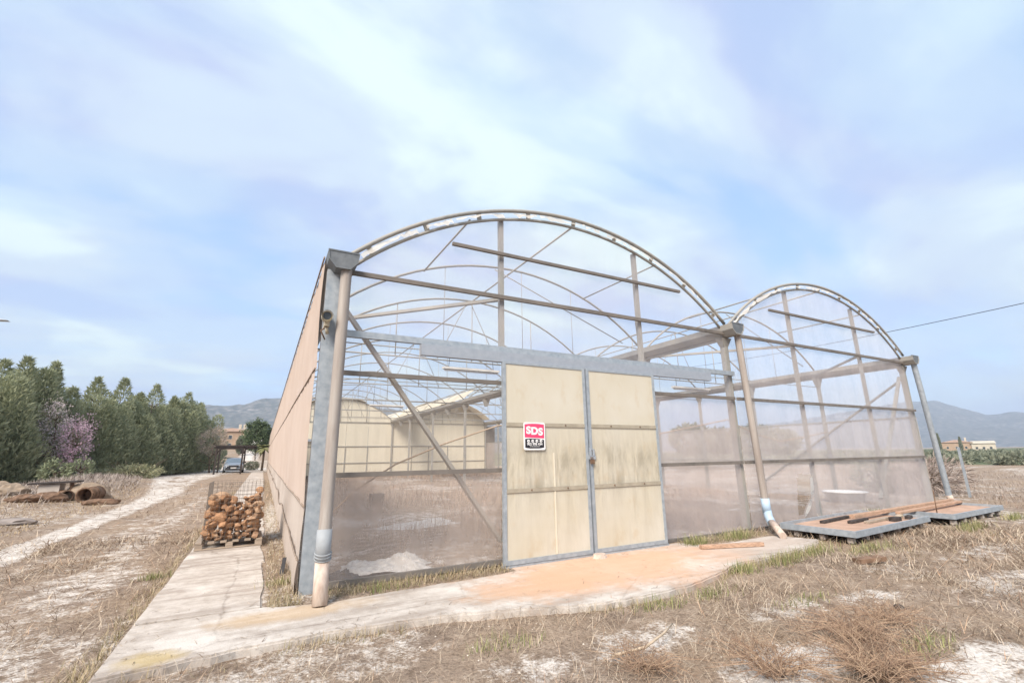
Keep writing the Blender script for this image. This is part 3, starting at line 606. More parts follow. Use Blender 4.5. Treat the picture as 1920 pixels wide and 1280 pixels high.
for zf, r_ in ((lambda q: .962 + .01 * math.sin(q), .014), (lambda q: 2.652 + .008 * math.sin(q * .7), .012), (lambda q: float(skirt_top(np.array(q))), .010), (lambda q: 4.19, .012)):
    gp(MB().tube([(XL - .196 - .022 * zf(yy) / 4.1 - (.016 if r_ == .010 else 0), yy, zf(yy)) for yy in np.arange(Y0 - .02, YEND, .5)], r_, 6), 'seam_cord', 'cord')
# right side: net up to chest rail height and posts, seen through the front
yy = np.linspace(Y0, YB, 60); zz = np.linspace(0, 2.42, 8); YY, ZZ = np.meshgrid(yy, zz); k = np.arange(YY.size).reshape(YY.shape)
q = np.stack([k[:-1, :-1], k[:-1, 1:], k[1:, 1:], k[1:, :-1]], -1).reshape(-1, 4)
npmesh('side_net', np.stack([XR + .07 + .01 * np.sin(YY * 3), YY, ZZ], -1).reshape(-1, 3) - np.array([XL, Y0, 0]), q, M['net_far'], gh, smooth=True)
for z in (2.42, 1.2): gp(MB().box(XR + .052, XR + .10, Y0 + .1, YB - .1, z - .025, z + .025), 'rail', 'galv_dusty')
gp(MB().bar((XR, Y0 + .2, 3.5), (XR, rowsY[2], .4), .06, .05), 'brace', 'galv_dusty')

# ---- doors
def door_leaf(x0, x1, label, lock):
    d = empty('door', (x0 - XL, -.21, 0), 0, gh); d['label'] = label; w = x1 - x0; z0, z1 = .035, 2.93
    MB().box(.05, w - .05, .012, .026, z0 + .05, z1 - .03).build('panel', M['panel'], d)
    f = MB().box(0, .052, 0, .05, z0, z1).box(w - .052, w, 0, .05, z0, z1).box(.052, w - .052, .001, .049, z0, z0 + .06).box(.052, w - .052, .001, .049, z1 - .04, z1); f.build('frame', M['galv'], d)
    for z in (1.02, 1.97):
        r_ = MB().box(.053, w - .053, -.004, .010, z - .028, z + .028).build('cross_rail', M['cream_rail'], d)
        for t in (.3, .72): MB().tube([(w * t, -.012, z), (w * t, -.003, z)], .013, 8).build('bolt', M['rust'], d)
    if lock:
        MB().box(-.045, .10, -.016, -.002, 1.44, 1.50).box(-.03, .01, -.03, -.016, 1.50, 1.62).box(.03, .07, -.03, -.016, 1.50, 1.60).build('hasp', M['chrome'], d)
        MB().box(-.02, .05, -.045, -.017, 1.37, 1.438).tube([(0, -.03, 1.437), (0, -.03, 1.475), (.03, -.03, 1.475), (.03, -.03, 1.437)], .006, 6).build('padlock', M['rust'], d)
    return d
d1 = door_leaf(3.09, 4.635, 'left door leaf of streaked cream sheet in grey frame', False); d2 = door_leaf(4.665, 6.21, 'right door leaf of streaked cream sheet with the padlock', True)
MB().box(.87, .895, .004, .011, .10, 1.55).build('sheet_joint', M['cream_wall'], d1)
gp(MB().box(3.07, 6.24, Y0 - .20, Y0 - .155, -.02, .03), 'door_sill', 'galv')
b = MB(); nb = 10
b.add([(4.65 + .13 * math.cos(2 * math.pi * i / nb), Y0 - .33 + .10 * math.sin(2 * math.pi * i / nb), -.01) for i in range(nb)] + [(4.65 + .10 * math.cos(2 * math.pi * i / nb), Y0 - .33 + .075 * math.sin(2 * math.pi * i / nb), .055) for i in range(nb)],
      [(i, (i + 1) % nb, nb + (i + 1) % nb, nb + i) for i in range(nb)] + [tuple(range(nb, 2 * nb))])
o = b.build('door_stop', M['pvc_pale']); tag(o, 'small round concrete stop on the ground where the door leaves meet', 'door stop')

# ---- downpipes
b = MB().tube([(.735, Y0 - .22, 3.97), (.715, 6.0, 2.0), (.695, 5.84, .62)], .071, 16, False); pl = gp(b, 'downpipe', 'pvc', None, 'wide weathered downpipe at the left corner with taped joint')
def sub(mb, name, mat, par): mb.v = [tuple(Vector(v) - Vector((XL, Y0, 0))) for v in mb.v]; return mb.build(name, M[mat], par)
sub(MB().tube([(.695, 5.86, .74), (.692, 5.82, .42)], .082, 16), 'joint_tape', 'tape', pl)
sub(MB().tube([(.694, 5.84, .44), (.685, 5.70, -.005)], .078, 16), 'pipe_foot', 'pvc_pale', pl)
for dz in (.50, .47, .44): sub(MB().tube([(.6935 + .086 * math.cos(a), 5.835 + .086 * math.sin(a), dz + .02 * math.sin(a)) for a in np.linspace(0, 6.2, 18)], .009, 6), 'tie_rope', 'tape', pl)
b = MB().tube([(8.80, Y0 - .20, 3.97), (8.84, Y0 - .24, 2.0), (8.87, Y0 - .27, .52)], .068, 14, False); pm = gp(b, 'downpipe', 'pvc', None, 'thin downpipe between the two spans with blue coupling')
sub(MB().tube([(8.868, Y0 - .268, .62), (8.875, Y0 - .275, .33)], .08, 14), 'coupling', 'pvc_blue', pm)
sub(MB().tube([(8.875, Y0 - .275, .40), (8.86, Y0 - .30, .28), (8.78, Y0 - .40, .19)], .078, 14), 'elbow', 'pvc_blue', pm)
sub(MB().tube([(8.80, Y0 - .38, .21), (8.41, Y0 - .83, .045)], .062, 14), 'pipe_foot', 'pvc_pale', pm)
b = MB().tube([(XR + .06, Y0 - .22, 3.98), (XR + .20, Y0 - .2, 3.2), (17.36, Y0 - .12, .2)], .07, 14, False); pr_ = gp(b, 'downpipe', 'galv', None, 'grey downpipe leaning outward at the right corner')
sub(MB().tube([(17.35, Y0 - .12, .24), (17.39, Y0 - .13, .11), (17.62, Y0 - .2, .04)], .075, 14), 'elbow', 'pvc_pale', pr_)

# ---- rear section: cream sheet walls, curved roof
rg = empty('rear_greenhouse', (XL, YB, 0)); tag(rg, 'rear greenhouse section with cream sheet walls and curved roof sheets', 'greenhouse')
def rp(mb, name, mat, parent=None):
    mb.v = [tuple(Vector(v) - Vector((XL, YB, 0))) for v in mb.v]; return mb.build(name, M[mat], parent or rg)
for cx in (XL + W / 2, XM + W / 2):
    cuts = [-3.99, -2.4, -1.0, .6, 2.2, 3.99]
    for a, b_ in zip(cuts[:-1], cuts[1:]):                       # wall sheets, butted with a narrow joint
        n = 8; top = [(cx + a + .01 + (b_ - a - .02) * i / n, arch_z(np.clip(a + .01 + (b_ - a - .02) * i / n, -3.95, 3.95)) - .03) for i in range(n + 1)]
        fr = [(cx + a + .01, 0)] + [(cx + b_ - .01, 0)] + top[::-1]; mb = MB(); m_ = len(fr)
        mb.add([(x, YB + .04, z) for x, z in fr] + [(x, YB + .07, z) for x, z in fr], [tuple(range(m_)), tuple(reversed(range(m_, 2 * m_)))] + [(i, m_ + i, m_ + (i + 1) % m_, (i + 1) % m_) for i in range(m_)])
        rp(mb, 'wall_sheet', 'cream_wall')
    for z in (1.0, 2.2): rp(MB().box(cx - 3.9, cx + 3.9, YB - .01, YB + .035, z - .028, z + .028), 'wall_rail', 'galv_dusty')
    for dx in (-2.4, -1.0, .6, 2.2): rp(MB().box(cx + dx - .03, cx + dx + .03, YB - .005, YB + .034, 0, 2.16), 'wall_stud', 'galv_dusty')
    # roof in sheets, the first of each row overhanging a little
    for j, (ya, yb) in enumerate([(YB - (.2 if cx < 6 else 1.3), YB + 6), (YB + 6.02, YB + 14), (YB + 14.02, YB + 22), (YB + 22.02, YEND)]):
        a0 = math.asin(3.9 / RA); rr = (-a0, a0 * (.45 if j == 0 and cx < 6 else .97)); n = 18; vs_ = []
        for r_ in (RA + .01, RA - .02):
            for yv in (ya, yb):
                for i in range(n + 1):
                    t = rr[0] + (rr[1] - rr[0]) * i / n; lift = .25 * max(0, (i / n - .7)) if j == 0 and cx < 6 else 0
                    vs_.append((cx + r_ * math.sin(t), yv, ZTOP - RA + r_ * math.cos(t) + lift))
        m_ = n + 1; fs = []
        for i in range(n):
            fs += [(i, i + 1, m_ + i + 1, m_ + i), (2 * m_ + i, 3 * m_ + i, 3 * m_ + i + 1, 2 * m_ + i + 1), (i, 2 * m_ + i, 2 * m_ + i + 1, i + 1), (m_ + i, m_ + i + 1, 3 * m_ + i + 1, 3 * m_ + i)]
        rp(MB().add(vs_, fs, True), 'roof_sheet', 'cream_wall')
rp(MB().box(XL + .3, XL + 3.6, YB - .16, YB - .04, 2.55, 2.72), 'door_track', 'plate')
rp(MB().box(XL - .02, XL + .05, YB - .1, YB - .02, 0, 4.0), 'post', 'galv_dusty')
rp(MB().box(XR - .05, XR + .9, YB + .0, YB + .12, 0, 3.8), 'side_wall', 'rail')
# loose roof sheets still lying along the middle gutter
for j, (ya, yb) in enumerate([(22.0, 25.4), (25.5, 29.0), (29.1, 32.6), (32.7, 36.0)]):
    n = 6; b = MB(); vs_ = []
    for yv in (ya, yb):
        for i in range(n + 1): t = -math.asin(3.86 / RA) + .16 * i / n; vs_.append((XM + W / 2 + RA * math.sin(t), yv, ZTOP - RA + RA * math.cos(t) + .02 + random.uniform(-.02, .03)))
    b.add(vs_, [(i, i + 1, n + 2 + i, n + 1 + i) for i in range(n)], True); gp(b, 'roof_strip', 'filmroof')

# ------------------------------------------------------------------ things on and in the greenhouse
# alarm company sign on the left door leaf
def text_mesh(s, size, mat, offset=0.0, sx=1.0):
    cu = bpy.data.curves.new('lettering', 'FONT'); cu.body = s; cu.size = size; cu.align_x = 'CENTER'; cu.align_y = 'CENTER'; cu.extrude = .0012; cu.offset = offset
    ob = bpy.data.objects.new('lettering', cu); col.objects.link(ob); bpy.context.view_layer.update()
    dg = bpy.context.evaluated_depsgraph_get(); me = bpy.data.meshes.new_from_object(ob.evaluated_get(dg)); bpy.data.objects.remove(ob)
    me.transform(Matrix.Diagonal((sx, 1, 1, 1)) ); me.materials.clear(); me.materials.append(M[mat]); return me
sg = empty('alarm_sign', (3.615, Y0 - .2245, 1.595)); sg.scale = (.95, 1, .95); tag(sg, 'small red, white and black alarm company sign on the left door leaf', 'sign')
def rrect(x0, x1, z0, z1, r, bulge=0.0, n=6):
    pts = []
    for cx, cz, a0 in ((x1 - r, z1 - r, 0), (x0 + r, z1 - r, 90), (x0 + r, z0 + r, 180), (x1 - r, z0 + r, 270)):
        for i in range(n + 1): a = R(a0 + 90 * i / n); pts.append([cx + r * math.cos(a), cz + r * math.sin(a)])
    for p in pts: p[1] += bulge * math.cos((p[0] - (x0 + x1) / 2) / (x1 - x0) * math.pi) * (1 if p[1] > (z0 + z1) / 2 else -1)
    return pts
def plate_xz(pts, y0, y1):
    n = len(pts); return MB().add([(x, y0, z) for x, z in pts] + [(x, y1, z) for x, z in pts], [tuple(reversed(range(n))), tuple(range(n, 2 * n))] + [(i, (i + 1) % n, n + (i + 1) % n, n + i) for i in range(n)])
plate_xz(rrect(-.2, .2, 0, .43, .03, .008), -.004, .0035).build('sign_plate', M['white'], sg)
plate_xz([(-.18, .195)] + [(-.18, .395)] + [(-.18 + .36 * i / 8, .40 + .012 * math.sin(math.pi * i / 8)) for i in range(9)] + [(.18, .395), (.18, .180)], -.006, -.0041).build('red_field', M['pinkred'], sg)
plate_xz([(-.175, .035), (-.175, .170), (-.1, .178), (.05, .172), (.175, .158), (.175, .035), (.09, .024), (-.09, .024)][::-1], -.006, -.0041).build('black_field', M['black'], sg)
for ch, x, z in (('S', -.112, .303), ('D', .0, .292), ('S', .112, .280)): place(text_mesh(ch, .155, 'white', .008, 1.12), 'lettering', (x, -.0075, z), (R(90), 0, 0), parent=sg)
place(text_mesh('902 998 434', .056, 'white', .0012), 'lettering', (0, -.0075, .089), (R(90), 0, 0), parent=sg)
for i in range(4):
    x = -.115 + i * .077; ring = MB()
    ring.add([(x + .026 * math.cos(a), -.0078, .139 + .023 * math.sin(a)) for a in np.linspace(0, 2 * math.pi, 15)[:-1]] + [(x + .008 * math.cos(a) + .004, -.0078, .137 + .009 * math.sin(a)) for a in np.linspace(0, 2 * math.pi, 15)[:-1]],
             [(k, (k + 1) % 14, 14 + (k + 1) % 14, 14 + k) for k in range(14)]); ring.build('icon', M['white'], sg)
b = MB(); x = -.09
while x < .085: w_ = random.uniform(.006, .016); b.box(x, x + w_, -.0078, -.0062, .050, .057); x += w_ + .004
b.build('small_print', M['white'], sg)
# cream camera housing on the corner post
sc_ = empty('security_camera', (.545, Y0 - .115, 3.18)); tag(sc_, 'cream cylindrical security camera on the tall steel corner post', 'security camera')
MB().tube([(0, .0, .13), (-.01, -.20, .10)], .066, 16).tube([(-.01, -.19, .10), (-.0125, -.25, .09)], .073, 16, False).build('housing', M['cream_plastic'], sc_)
MB().tube([(-.0095, -.2005, .10), (-.0103, -.208, .099)], .05, 16).build('lens', M['glassdark'], sc_)
MB().box(-.03, .03, -.16, -.02, -.02, .07).tube([(0, -.1, -.02), (.02, -.06, -.10)], .022, 8).build('bracket', M['cream_plastic'], sc_)
MB().tube([(-.02, -.05, -.03), (-.06, -.08, -.07), (-.03, -.05, -.12), (.0, -.02, -.17)], .010, 6).build('cable_loop', M['rust'], sc_)
# strip lights hanging inside
for (x0, x1, yy, z, lab) in ((3.08, 4.36, 8.8, 3.26, 'white strip light hanging inside just left of the door top'), (8.72, 10.02, 7.95, 3.06, 'white strip light hanging inside right of the door by the middle post'), (3.07, 4.27, 16.3, 3.22, 'farther white strip light hanging deep inside the left span')):
    s_ = empty('strip_light', ((x0 + x1) / 2, yy, z)); tag(s_, lab, 'lamp', 'strip lights inside the greenhouse'); l = (x1 - x0) / 2
    MB().box(-l, l, -.05, .05, .0, .045).build('casing', M['lampwhite'], s_); MB().tube([(-l + .03, 0, -.022), (l - .03, 0, -.022)], .018, 8).build('lamp_tube', M['white'], s_)
    for sx in (-l * .8, l * .8): MB().tube([(sx, 0, .045), (sx * .95, 0, 3.62 - z + .01 if yy < 10 else 3.98 - z)], .006, 5).build('hanger', M['cable'], s_)
# sagging hose strung across the spans
pts = [(1.1, 8.9, .55), (1.9, 8.9, 1.25), (3.1, 8.9, 1.75), (4.4, 8.9, 2.2), (5.6, 8.85, 2.3), (7.2, 8.8, 2.06), (8.62, 8.78, 1.98), (9.05, 8.75, 1.99), (11.72, 8.75, 2.37)]
hp = []
for x, z in [(1.1, .55), (1.5, .95), (2.2, 1.38), (3.1, 1.74), (4.3, 2.12), (5.6, 2.22), (7.2, 2.05), (8.9, 1.98), (10.3, 2.20), (11.6, 2.40), (12.9, 2.0), (14.1, 1.80), (15.4, 1.95), (16.55, 2.1)]: hp.append((x, 8.75 + .05 * math.sin(x), z))
o = MB().tube(hp, .016, 6).build('irrigation_hose', M['hose']); tag(o, 'thin sagging peach hose strung across the inside of both spans', 'hose')
# crumpled white sack just inside the left net
def crumple(name, cx, cy, lx, ly, h, rz, mat, seed):
    n = 84; m_ = 44; U, V = np.meshgrid(np.linspace(-1, 1, n), np.linspace(-1, 1, m_))
    wob = .72 + .55 * fbm(np.arctan2(V, U) * 1.3 + 9, U * 0 + seed, 3, seed + 3); r_ = np.hypot(U, V) / wob; env = sst(1.0, .72, r_)
    fold = lambda f, g_, sd: 1 - np.abs(2 * fbm(U * f + V * g_ + sd, V * f * .8 - U * g_, 2, sd) - 1)
    lobes = .30 + .62 * np.exp(-(((U - .38) / .36) ** 2 + ((V - .1) / .6) ** 2)) + .28 * np.exp(-(((U + .55) / .25) ** 2 + ((V + .1) / .5) ** 2))
    Z = h * env * lobes * (.30 + .75 * fold(2.2, 1.3, seed) ** 2 + .22 * fold(5.0, -2, seed + 1) ** 3) + .004
    x = U * lx * wob; y = V * ly * wob; c, s = math.cos(rz), math.sin(rz); P = np.stack([cx + x * c - y * s, cy + x * s + y * c, Z], -1).reshape(-1, 3); k = np.arange(U.size).reshape(U.shape)
    q = np.stack([k[:-1, :-1], k[:-1, 1:], k[1:, 1:], k[1:, :-1]], -1).reshape(-1, 4); keep = (np.minimum(np.minimum(r_.ravel()[q[:, 0]], r_.ravel()[q[:, 1]]), np.minimum(r_.ravel()[q[:, 2]], r_.ravel()[q[:, 3]])) < 1.0)
    return npmesh(name, P, q[keep], M[mat], smooth=True)
o = crumple('plastic_sack', 1.64, 7.02, .66, .36, .20, -.25, 'sack', 5); tag(o, 'crumpled white plastic sack lying just inside the left net', 'sack')
o = crumple('plastic_sheet', 3.3, 10.6, .9, .4, .12, .2, 'sack', 15); tag(o, 'pale plastic sheet lying among weeds deeper in the left span', 'plastic sheet')
o = crumple('dark_patch', .98, 6.75, .30, .26, .10, .1, 'dark', 25); tag(o, 'dark crumpled patch beside the white sack at the left corner', 'plastic sheet')  # dark crumpled shape low at the left corner
# white basin inside the right span
n = 20; b = MB(); prof = [(.0, .02), (.42, .02), (.52, .30), (.56, .31), (.56, .29), (.53, .28), (.44, .0), (.0, .0)]
o = empty('basin', (15.6, 8.0, 0)); tag(o, 'shallow white round basin standing inside the right span', 'basin'); vs_ = []; 
for r_, z in prof: vs_ += [(r_ * math.cos(2 * math.pi * i / n), r_ * math.sin(2 * math.pi * i / n), z) for i in range(n)]
b.add(vs_, [(j * n + i, j * n + (i + 1) % n, (j + 1) * n + (i + 1) % n, (j + 1) * n + i) for j in range(len(prof) - 1) for i in range(n)], True); b.build('bowl', M['white'], o)
MB().tube([(.575 * math.cos(a), .575 * math.sin(a), .30) for a in np.linspace(0, 2 * math.pi, 24)], .018, 6).build('rim', M['lampwhite'], o)
# crates left inside
for x, yy, s_, lab in ((2.3, 31.0, .8, 'flat grey box on the floor at the far left end'), (3.25, 15.2, .35, 'small dark crate among weeds in the left span')):
    c_ = empty('crate', (x, yy, 0)); tag(c_, lab, 'crate'); w_ = s_ / 2
    MB().box(-w_, w_, -.25, .25, 0, .03).build('base', M['rail'], c_)
    for j in range(4):
        z = .05 + j * .085; MB().box(-w_, w_, -.25, -.235, z, z + .06).build('slat', M['rail'], c_); MB().box(-w_, w_, .235, .25, z, z + .06).build('slat', M['rail'], c_)
    for sx in (-1, 1): MB().box(sx * w_ - .012, sx * w_ + .012, -.232, .232, .03, .38).build('side', M['rail'], c_)

# ------------------------------------------------------------------ rock basket on its pallet
def pallet(name, loc, lx, ly, rz, lab, mat='wood'):
    p = empty(name, loc, rz); tag(p, lab, 'pallet')
    for yy in (-ly / 2 + .05, 0, ly / 2 - .05): MB().box(-lx / 2, lx / 2, yy - .045, yy + .045, 0, .02).build('base_board', M[mat], p)
    for yy in (-ly / 2 + .05, 0, ly / 2 - .05):
        for xx in (-lx / 2 + .06, 0, lx / 2 - .06): MB().box(xx - .055, xx + .055, yy - .043, yy + .043, .0205, .095).build('block', M['blockwall' if mat == 'dkwood' else mat], p)
    n = 6
    for i in range(n): xx = -lx / 2 + .05 + (lx - .1) * i / (n - 1); MB().box(xx - .048, xx + .048, -ly / 2, ly / 2, .0955, .118).build('deck_board', M[mat], p)
    return p
PX, PY = -.37, 10.42
pallet('pallet', (PX - .02, PY - .02, .004), 1.02, 1.0, R(1), 'weathered wooden pallet under the basket of orange rocks')
rocks = []
for s_ in range(6):
    bm = bmesh.new(); bmesh.ops.create_icosphere(bm, subdivisions=2 if s_ < 2 else 1, radius=1.0); rr = random.Random(s_)
    dirs = [Vector((rr.gauss(0, 1), rr.gauss(0, 1), rr.gauss(0, 1))).normalized() for _ in range(9)]; cut = [rr.uniform(.38, .66) for _ in dirs]
    for v in bm.verts:
        for d, c in zip(dirs, cut):
            e = v.co.dot(d) - c
            if e > 0: v.co -= d * e * .97
        v.co *= 1 + rr.uniform(-.06, .06)
    me = bpy.data.meshes.new('rock'); bm.to_mesh(me); bm.free(); me.materials.append(M['rock']); rocks.append(me)
bx0, bx1, by0, by1 = PX - .42, PX + .42, PY - .42, PY + .42
def rock_at(x, y, z, s):
    o = place(random.choice(rocks), 'rock', (x, y, z), (random.uniform(-.5, .5), random.uniform(-.5, .5), random.uniform(0, 6)), (s * random.uniform(.95, 1.4), s * random.uniform(.8, 1.1), s * random.uniform(.7, 1.0)))
    tag(o, 'rough orange rock heaped in the wire basket on the pallet', 'rock', 'orange rocks in the wire basket')
z = .175; lay = 0
while z < .93:
    k = 8 if lay < 3 else 7; st = (bx1 - bx0 - .1) / (k - 1)
    for i in range(k):
        for j in range(k):
            edge = i in (0, k - 1) or j in (0, 1, k - 1) or z > .74
            if not edge: continue
            x = bx0 + .05 + st * i + random.uniform(-.04, .04) + (st / 2 if lay % 2 else 0) * .6; yv = by0 + .05 + st * j + random.uniform(-.035, .035)
            top = .80 + .10 * math.sin(x * 5 + yv * 3)
            if z > top: continue
            rock_at(min(max(x, bx0 + .045), bx1 - .045), min(max(yv, by0 + .045), by1 - .045), z + random.uniform(-.03, .03), random.choice([.062, .074, .086, .10, .12]) * (1.0 if lay > 2 else .85))
    z += .098; lay += 1
for _ in range(9):
    o = place(random.choice(rocks), 'rock', (random.uniform(.24, .5), random.uniform(9.9, 11.2), GZ + .02), (random.uniform(0, 6), 1, 2), (random.uniform(.04, .07),) * 3); tag(o, 'orange rock fallen on the soil between the basket and the side net', 'rock', 'loose orange rocks beside the basket')
wb = empty('wire_basket', (PX, PY, .123)); tag(wb, 'square wire mesh basket holding the orange rocks', 'basket'); w_ = .43
for nm, fx in (('front_mesh', lambda u, v: (u, -w_, v)), ('back_mesh', lambda u, v: (u, w_, v)), ('side_mesh', lambda u, v: (-w_, u, v)), ('side_mesh', lambda u, v: (w_, u, v))):
    b = MB()
    for u in np.linspace(-w_, w_, 14): b.tube([fx(u, 0), fx(u, .98)], .0022, 4, False)
    for v in np.linspace(0, .98, 15): b.tube([fx(-w_, v), fx(w_, v)], .0022, 4, False)
    b.build(nm, M['rail'], wb)

# ------------------------------------------------------------------ trays, pallets and timbers at the right
def tray(loc, lx, ly, rz, lab):
    t = empty('steel_tray', loc, rz); tag(t, lab, 'tray'); w_ = .035
    MB().box(-lx / 2 + .03, lx / 2 - .03, -ly / 2 + .03, ly / 2 - .03, .0, .03).build('bed', M['clay'], t)
    for a in ((-lx / 2, lx / 2, -ly / 2, -ly / 2 + .03), (-lx / 2, lx / 2, ly / 2 - .03, ly / 2), (-lx / 2, -lx / 2 + .03, -ly / 2 + .031, ly / 2 - .031), (lx / 2 - .03, lx / 2, -ly / 2 + .031, ly / 2 - .031)): MB().box(*a, -.02, .085).build('rim', M['galv'], t)
    return t
tray((10.72, 5.36, .085), 3.3, 1.30, R(3.5), 'nearer grey steel tray with clay-coloured bed by the middle downpipe')
tray((14.55, 5.26, .085), 2.95, 1.15, R(1.5), 'farther grey steel tray with clay-coloured bed at the right corner')
for x, yy, rz_, lab in ((9.75, 5.25, 3.5, 'low pallet under the left half of the nearer tray'), (11.6, 5.35, 3.5, 'low pallet under the right half of the nearer tray'), (13.75, 5.2, 1.5, 'low pallet under the left half of the farther tray'), (15.35, 5.25, 1.5, 'low pallet under the right half of the farther tray')):
    p = pallet('pallet', (x, yy, -.065), 1.2, 1.0, R(rz_), lab, 'dkwood'); p.scale = (1, 1, 1.08)  # boards coloured near black to paint the shaded gap under the trays
def timber(p0, p1, w_, h, mat, lab):
    a = Vector(p0); b_ = Vector(p1); o = MB().bar(b_ - b_, (b_ - a), w_, h).build('timber', M[mat]); o.location = a - Vector((0, 0, .02 if a.x > 9 else 0)); tag(o, lab, 'timber', 'timbers on the trays')
    bv = o.modifiers.new('edges', 'BEVEL'); bv.width = .006; bv.segments = 2
timber((10.75, 5.46, .226), (16.15, 5.72, .226), .10, .07, 'wood_red', 'long reddish plank bridging the two trays')
timber((12.2, 5.28, .216), (16.0, 5.5, .216), .09, .05, 'wood_red', 'second reddish plank in front of the long one on the farther tray')
timber((9.95, 5.62, .161), (11.2, 5.76, .161), .09, .05, 'char', 'charred black beam along the back of the nearer tray')
timber((10.35, 5.32, .161), (11.1, 5.37, .161), .08, .05, 'char', 'short charred stick in front of the charred beam')
timber((10.6, 5.14, .161), (11.6, 5.22, .161), .09, .05, 'wood', 'grey timber lying along the middle of the nearer tray')
timber((11.35, 5.04, .176), (11.62, 5.03, .176), .11, .08, 'char', 'black cube-like charred end near the tray front')
timber((11.7, 5.10, .166), (12.2, 5.24, .166), .10, .06, 'wood_pale', 'short pale timber at the right end of the nearer tray')
timber((11.95, 5.02, .166), (12.25, 5.09, .166), .09, .06, 'char', 'charred stub at the right rim of the nearer tray')
timber((6.42, 5.60, .035), (7.48, 5.24, .035), .09, .06, 'wood_red', 'reddish stick lying on the concrete right of the door')
o = MB().bar((0, 0, 0), (.42, -.14, .02), .14, .06).build('wood_offcut', M['rust']); o.location = (7.75, 3.98, -.03); tag(o, 'broken brown wood offcut on the grass before the nearer tray', 'offcut')
o = MB().tube([(13.4, 5.05, .14), (13.42, 5.04, .62)], .010, 6).build('iron_rod', M['rust']); tag(o, 'thin rusty rod standing upright at the edge of the farther tray', 'rod')
# little things on the ground
o = MB().bar((0, 0, 0), (.05, .42, .20), .05, .03).build('iron_bar', M['dark']); o.location = (.36, 7.3, -.06); tag(o, 'short dark bar sticking out of weeds beside the side net', 'bar')
for i, (x, yy, lab) in enumerate(((5.95, 2.72, 'dark lump standing in for a small hole in the straw at the lower right'), (-2.1, 5.2, 'small dark clod in the dirt left of the near path edge'))):  # first lump is added to paint the dark of a small hole
    o = place(rocks[i], 'stone', (x, yy, GZ + .02), (.3, .2, i), (.10, .06, .035)); o.data = o.data.copy(); o.data.materials.clear(); o.data.materials.append(M['char']); tag(o, lab, 'stone')
o = MB().tube([(2.6, 3.25, -.02), (2.9, 3.2, .0), (3.2, 3.28, .03), (3.45, 3.42, .02)], [.014, .012, .010, .006], 6).build('stick', M['wood_pale']); tag(o, 'thin pale stick lying on the straw in the foreground', 'stick')

# ------------------------------------------------------------------ left side: scrap heap
hz = lambda x, y: float(ground_h(np.array([x]), np.array([y]))[0])
n = 18
def ring_pipe(name, c, r, l, rz, mat, lab, cat):
    o = empty(name, c, rz); tag(o, lab, cat); b = MB(); vs_ = []
    for rr_, yv in ((r, 0), (r, l), (r * .86, l), (r * .86, 0)): vs_ += [(rr_ * math.cos(2 * math.pi * i / n), yv, r + rr_ * math.sin(2 * math.pi * i / n)) for i in range(n)]
    b.add(vs_, [(j * n + i, j * n + (i + 1) % n, ((j + 1) % 4) * n + (i + 1) % n, ((j + 1) % 4) * n + i) for j in range(4) for i in range(n)], True); b.build('shell', M[mat], o)
    for t in (.02, l * .5, l - .04): MB().tube([(r * 1.03 * math.cos(a), t + .01, r + r * 1.03 * math.sin(a)) for a in np.linspace(0, 2 * math.pi, 20)], r * .05, 5).build('hoop', M[mat], o)
    MB().add([(r * .85 * math.cos(2 * math.pi * i / n), l * .6, r + r * .85 * math.sin(2 * math.pi * i / n)) for i in range(n)], [tuple(range(n))]).build('bottom', M['rust'], o)
ring_pipe('rusty_drum', (-5.72, 23.0, hz(-5.7, 23) - .02), .27, .85, R(-12), 'rust', 'rusty open drum lying on its side at the scrap heap', 'drum')
ring_pipe('rusty_drum', (-6.35, 23.6, hz(-6.3, 23.6) - .02), .20, .6, R(35), 'rust', 'smaller rusty drum left of the open one', 'drum')
tbx = empty('scrap_table', (-6.75, 24.2, hz(-6.75, 24.2))); tag(tbx, 'old dark slab resting on a grey block at the scrap heap', 'scrap')
MB().bar((-.85, 0, .60), (.55, .02, .64), .8, .06).build('slab', M['dkwood'], tbx)
MB().box(-.55, .05, -.3, .3, -.05, .565).build('block', M['blockwall'], tbx)
MB().bar((.45, -.2, -.05), (.35, -.15, .60), .10, .10).build('prop', M['rust'], tbx)
def lump(name, c, sx, sy, sz, mat, lab, cat, seed, grp=None):
    bm = bmesh.new(); bmesh.ops.create_icosphere(bm, subdivisions=3, radius=1); rr = np.array([v.co[:] for v in bm.verts])
    nn = fbm(rr[:, 0] * 2 + seed, rr[:, 1] * 2 + rr[:, 2] * 1.7, 4, seed)
    for v, k_ in zip(bm.verts, nn): v.co *= .65 + .75 * float(k_); v.co.x *= sx; v.co.y *= sy; v.co.z *= sz
    me = bpy.data.meshes.new(name); bm.to_mesh(me); bm.free(); me.materials.append(M[mat]); o = place(me, name, c); tag(o, lab, cat, grp); return o
for i, (x, yy, a, b_, c, mt, lab) in enumerate(((-5.9, 24.1, .75, .4, .42, 'earth', 'clod of dry earth and roots behind the rusty drum'), (-6.7, 23.2, .5, .3, .25, 'rust', 'rusted scrap lump in front of the old dark slab'), (-7.3, 23.0, .45, .3, .16, 'rust', 'flat rusted scrap piece left of the old dark slab'),
        (-8.6, 25.5, .5, .4, .28, 'earth', 'small earth clod left of the scrap heap'), (-9.6, 27.5, .4, .35, .3, 'earth', 'round earth clod near the fig bush'), (-5.6, 16.7, .55, .3, .11, 'slate', 'low heap of grey brush at the left edge'), (-4.9, 22.0, .5, .25, .14, 'rust', 'low rusted scrap right of the open drum'))):
    lump('scrap_lump', (x, yy, hz(x, yy) + c * .45), a, b_, c, mt, lab, 'scrap', 11 + i)

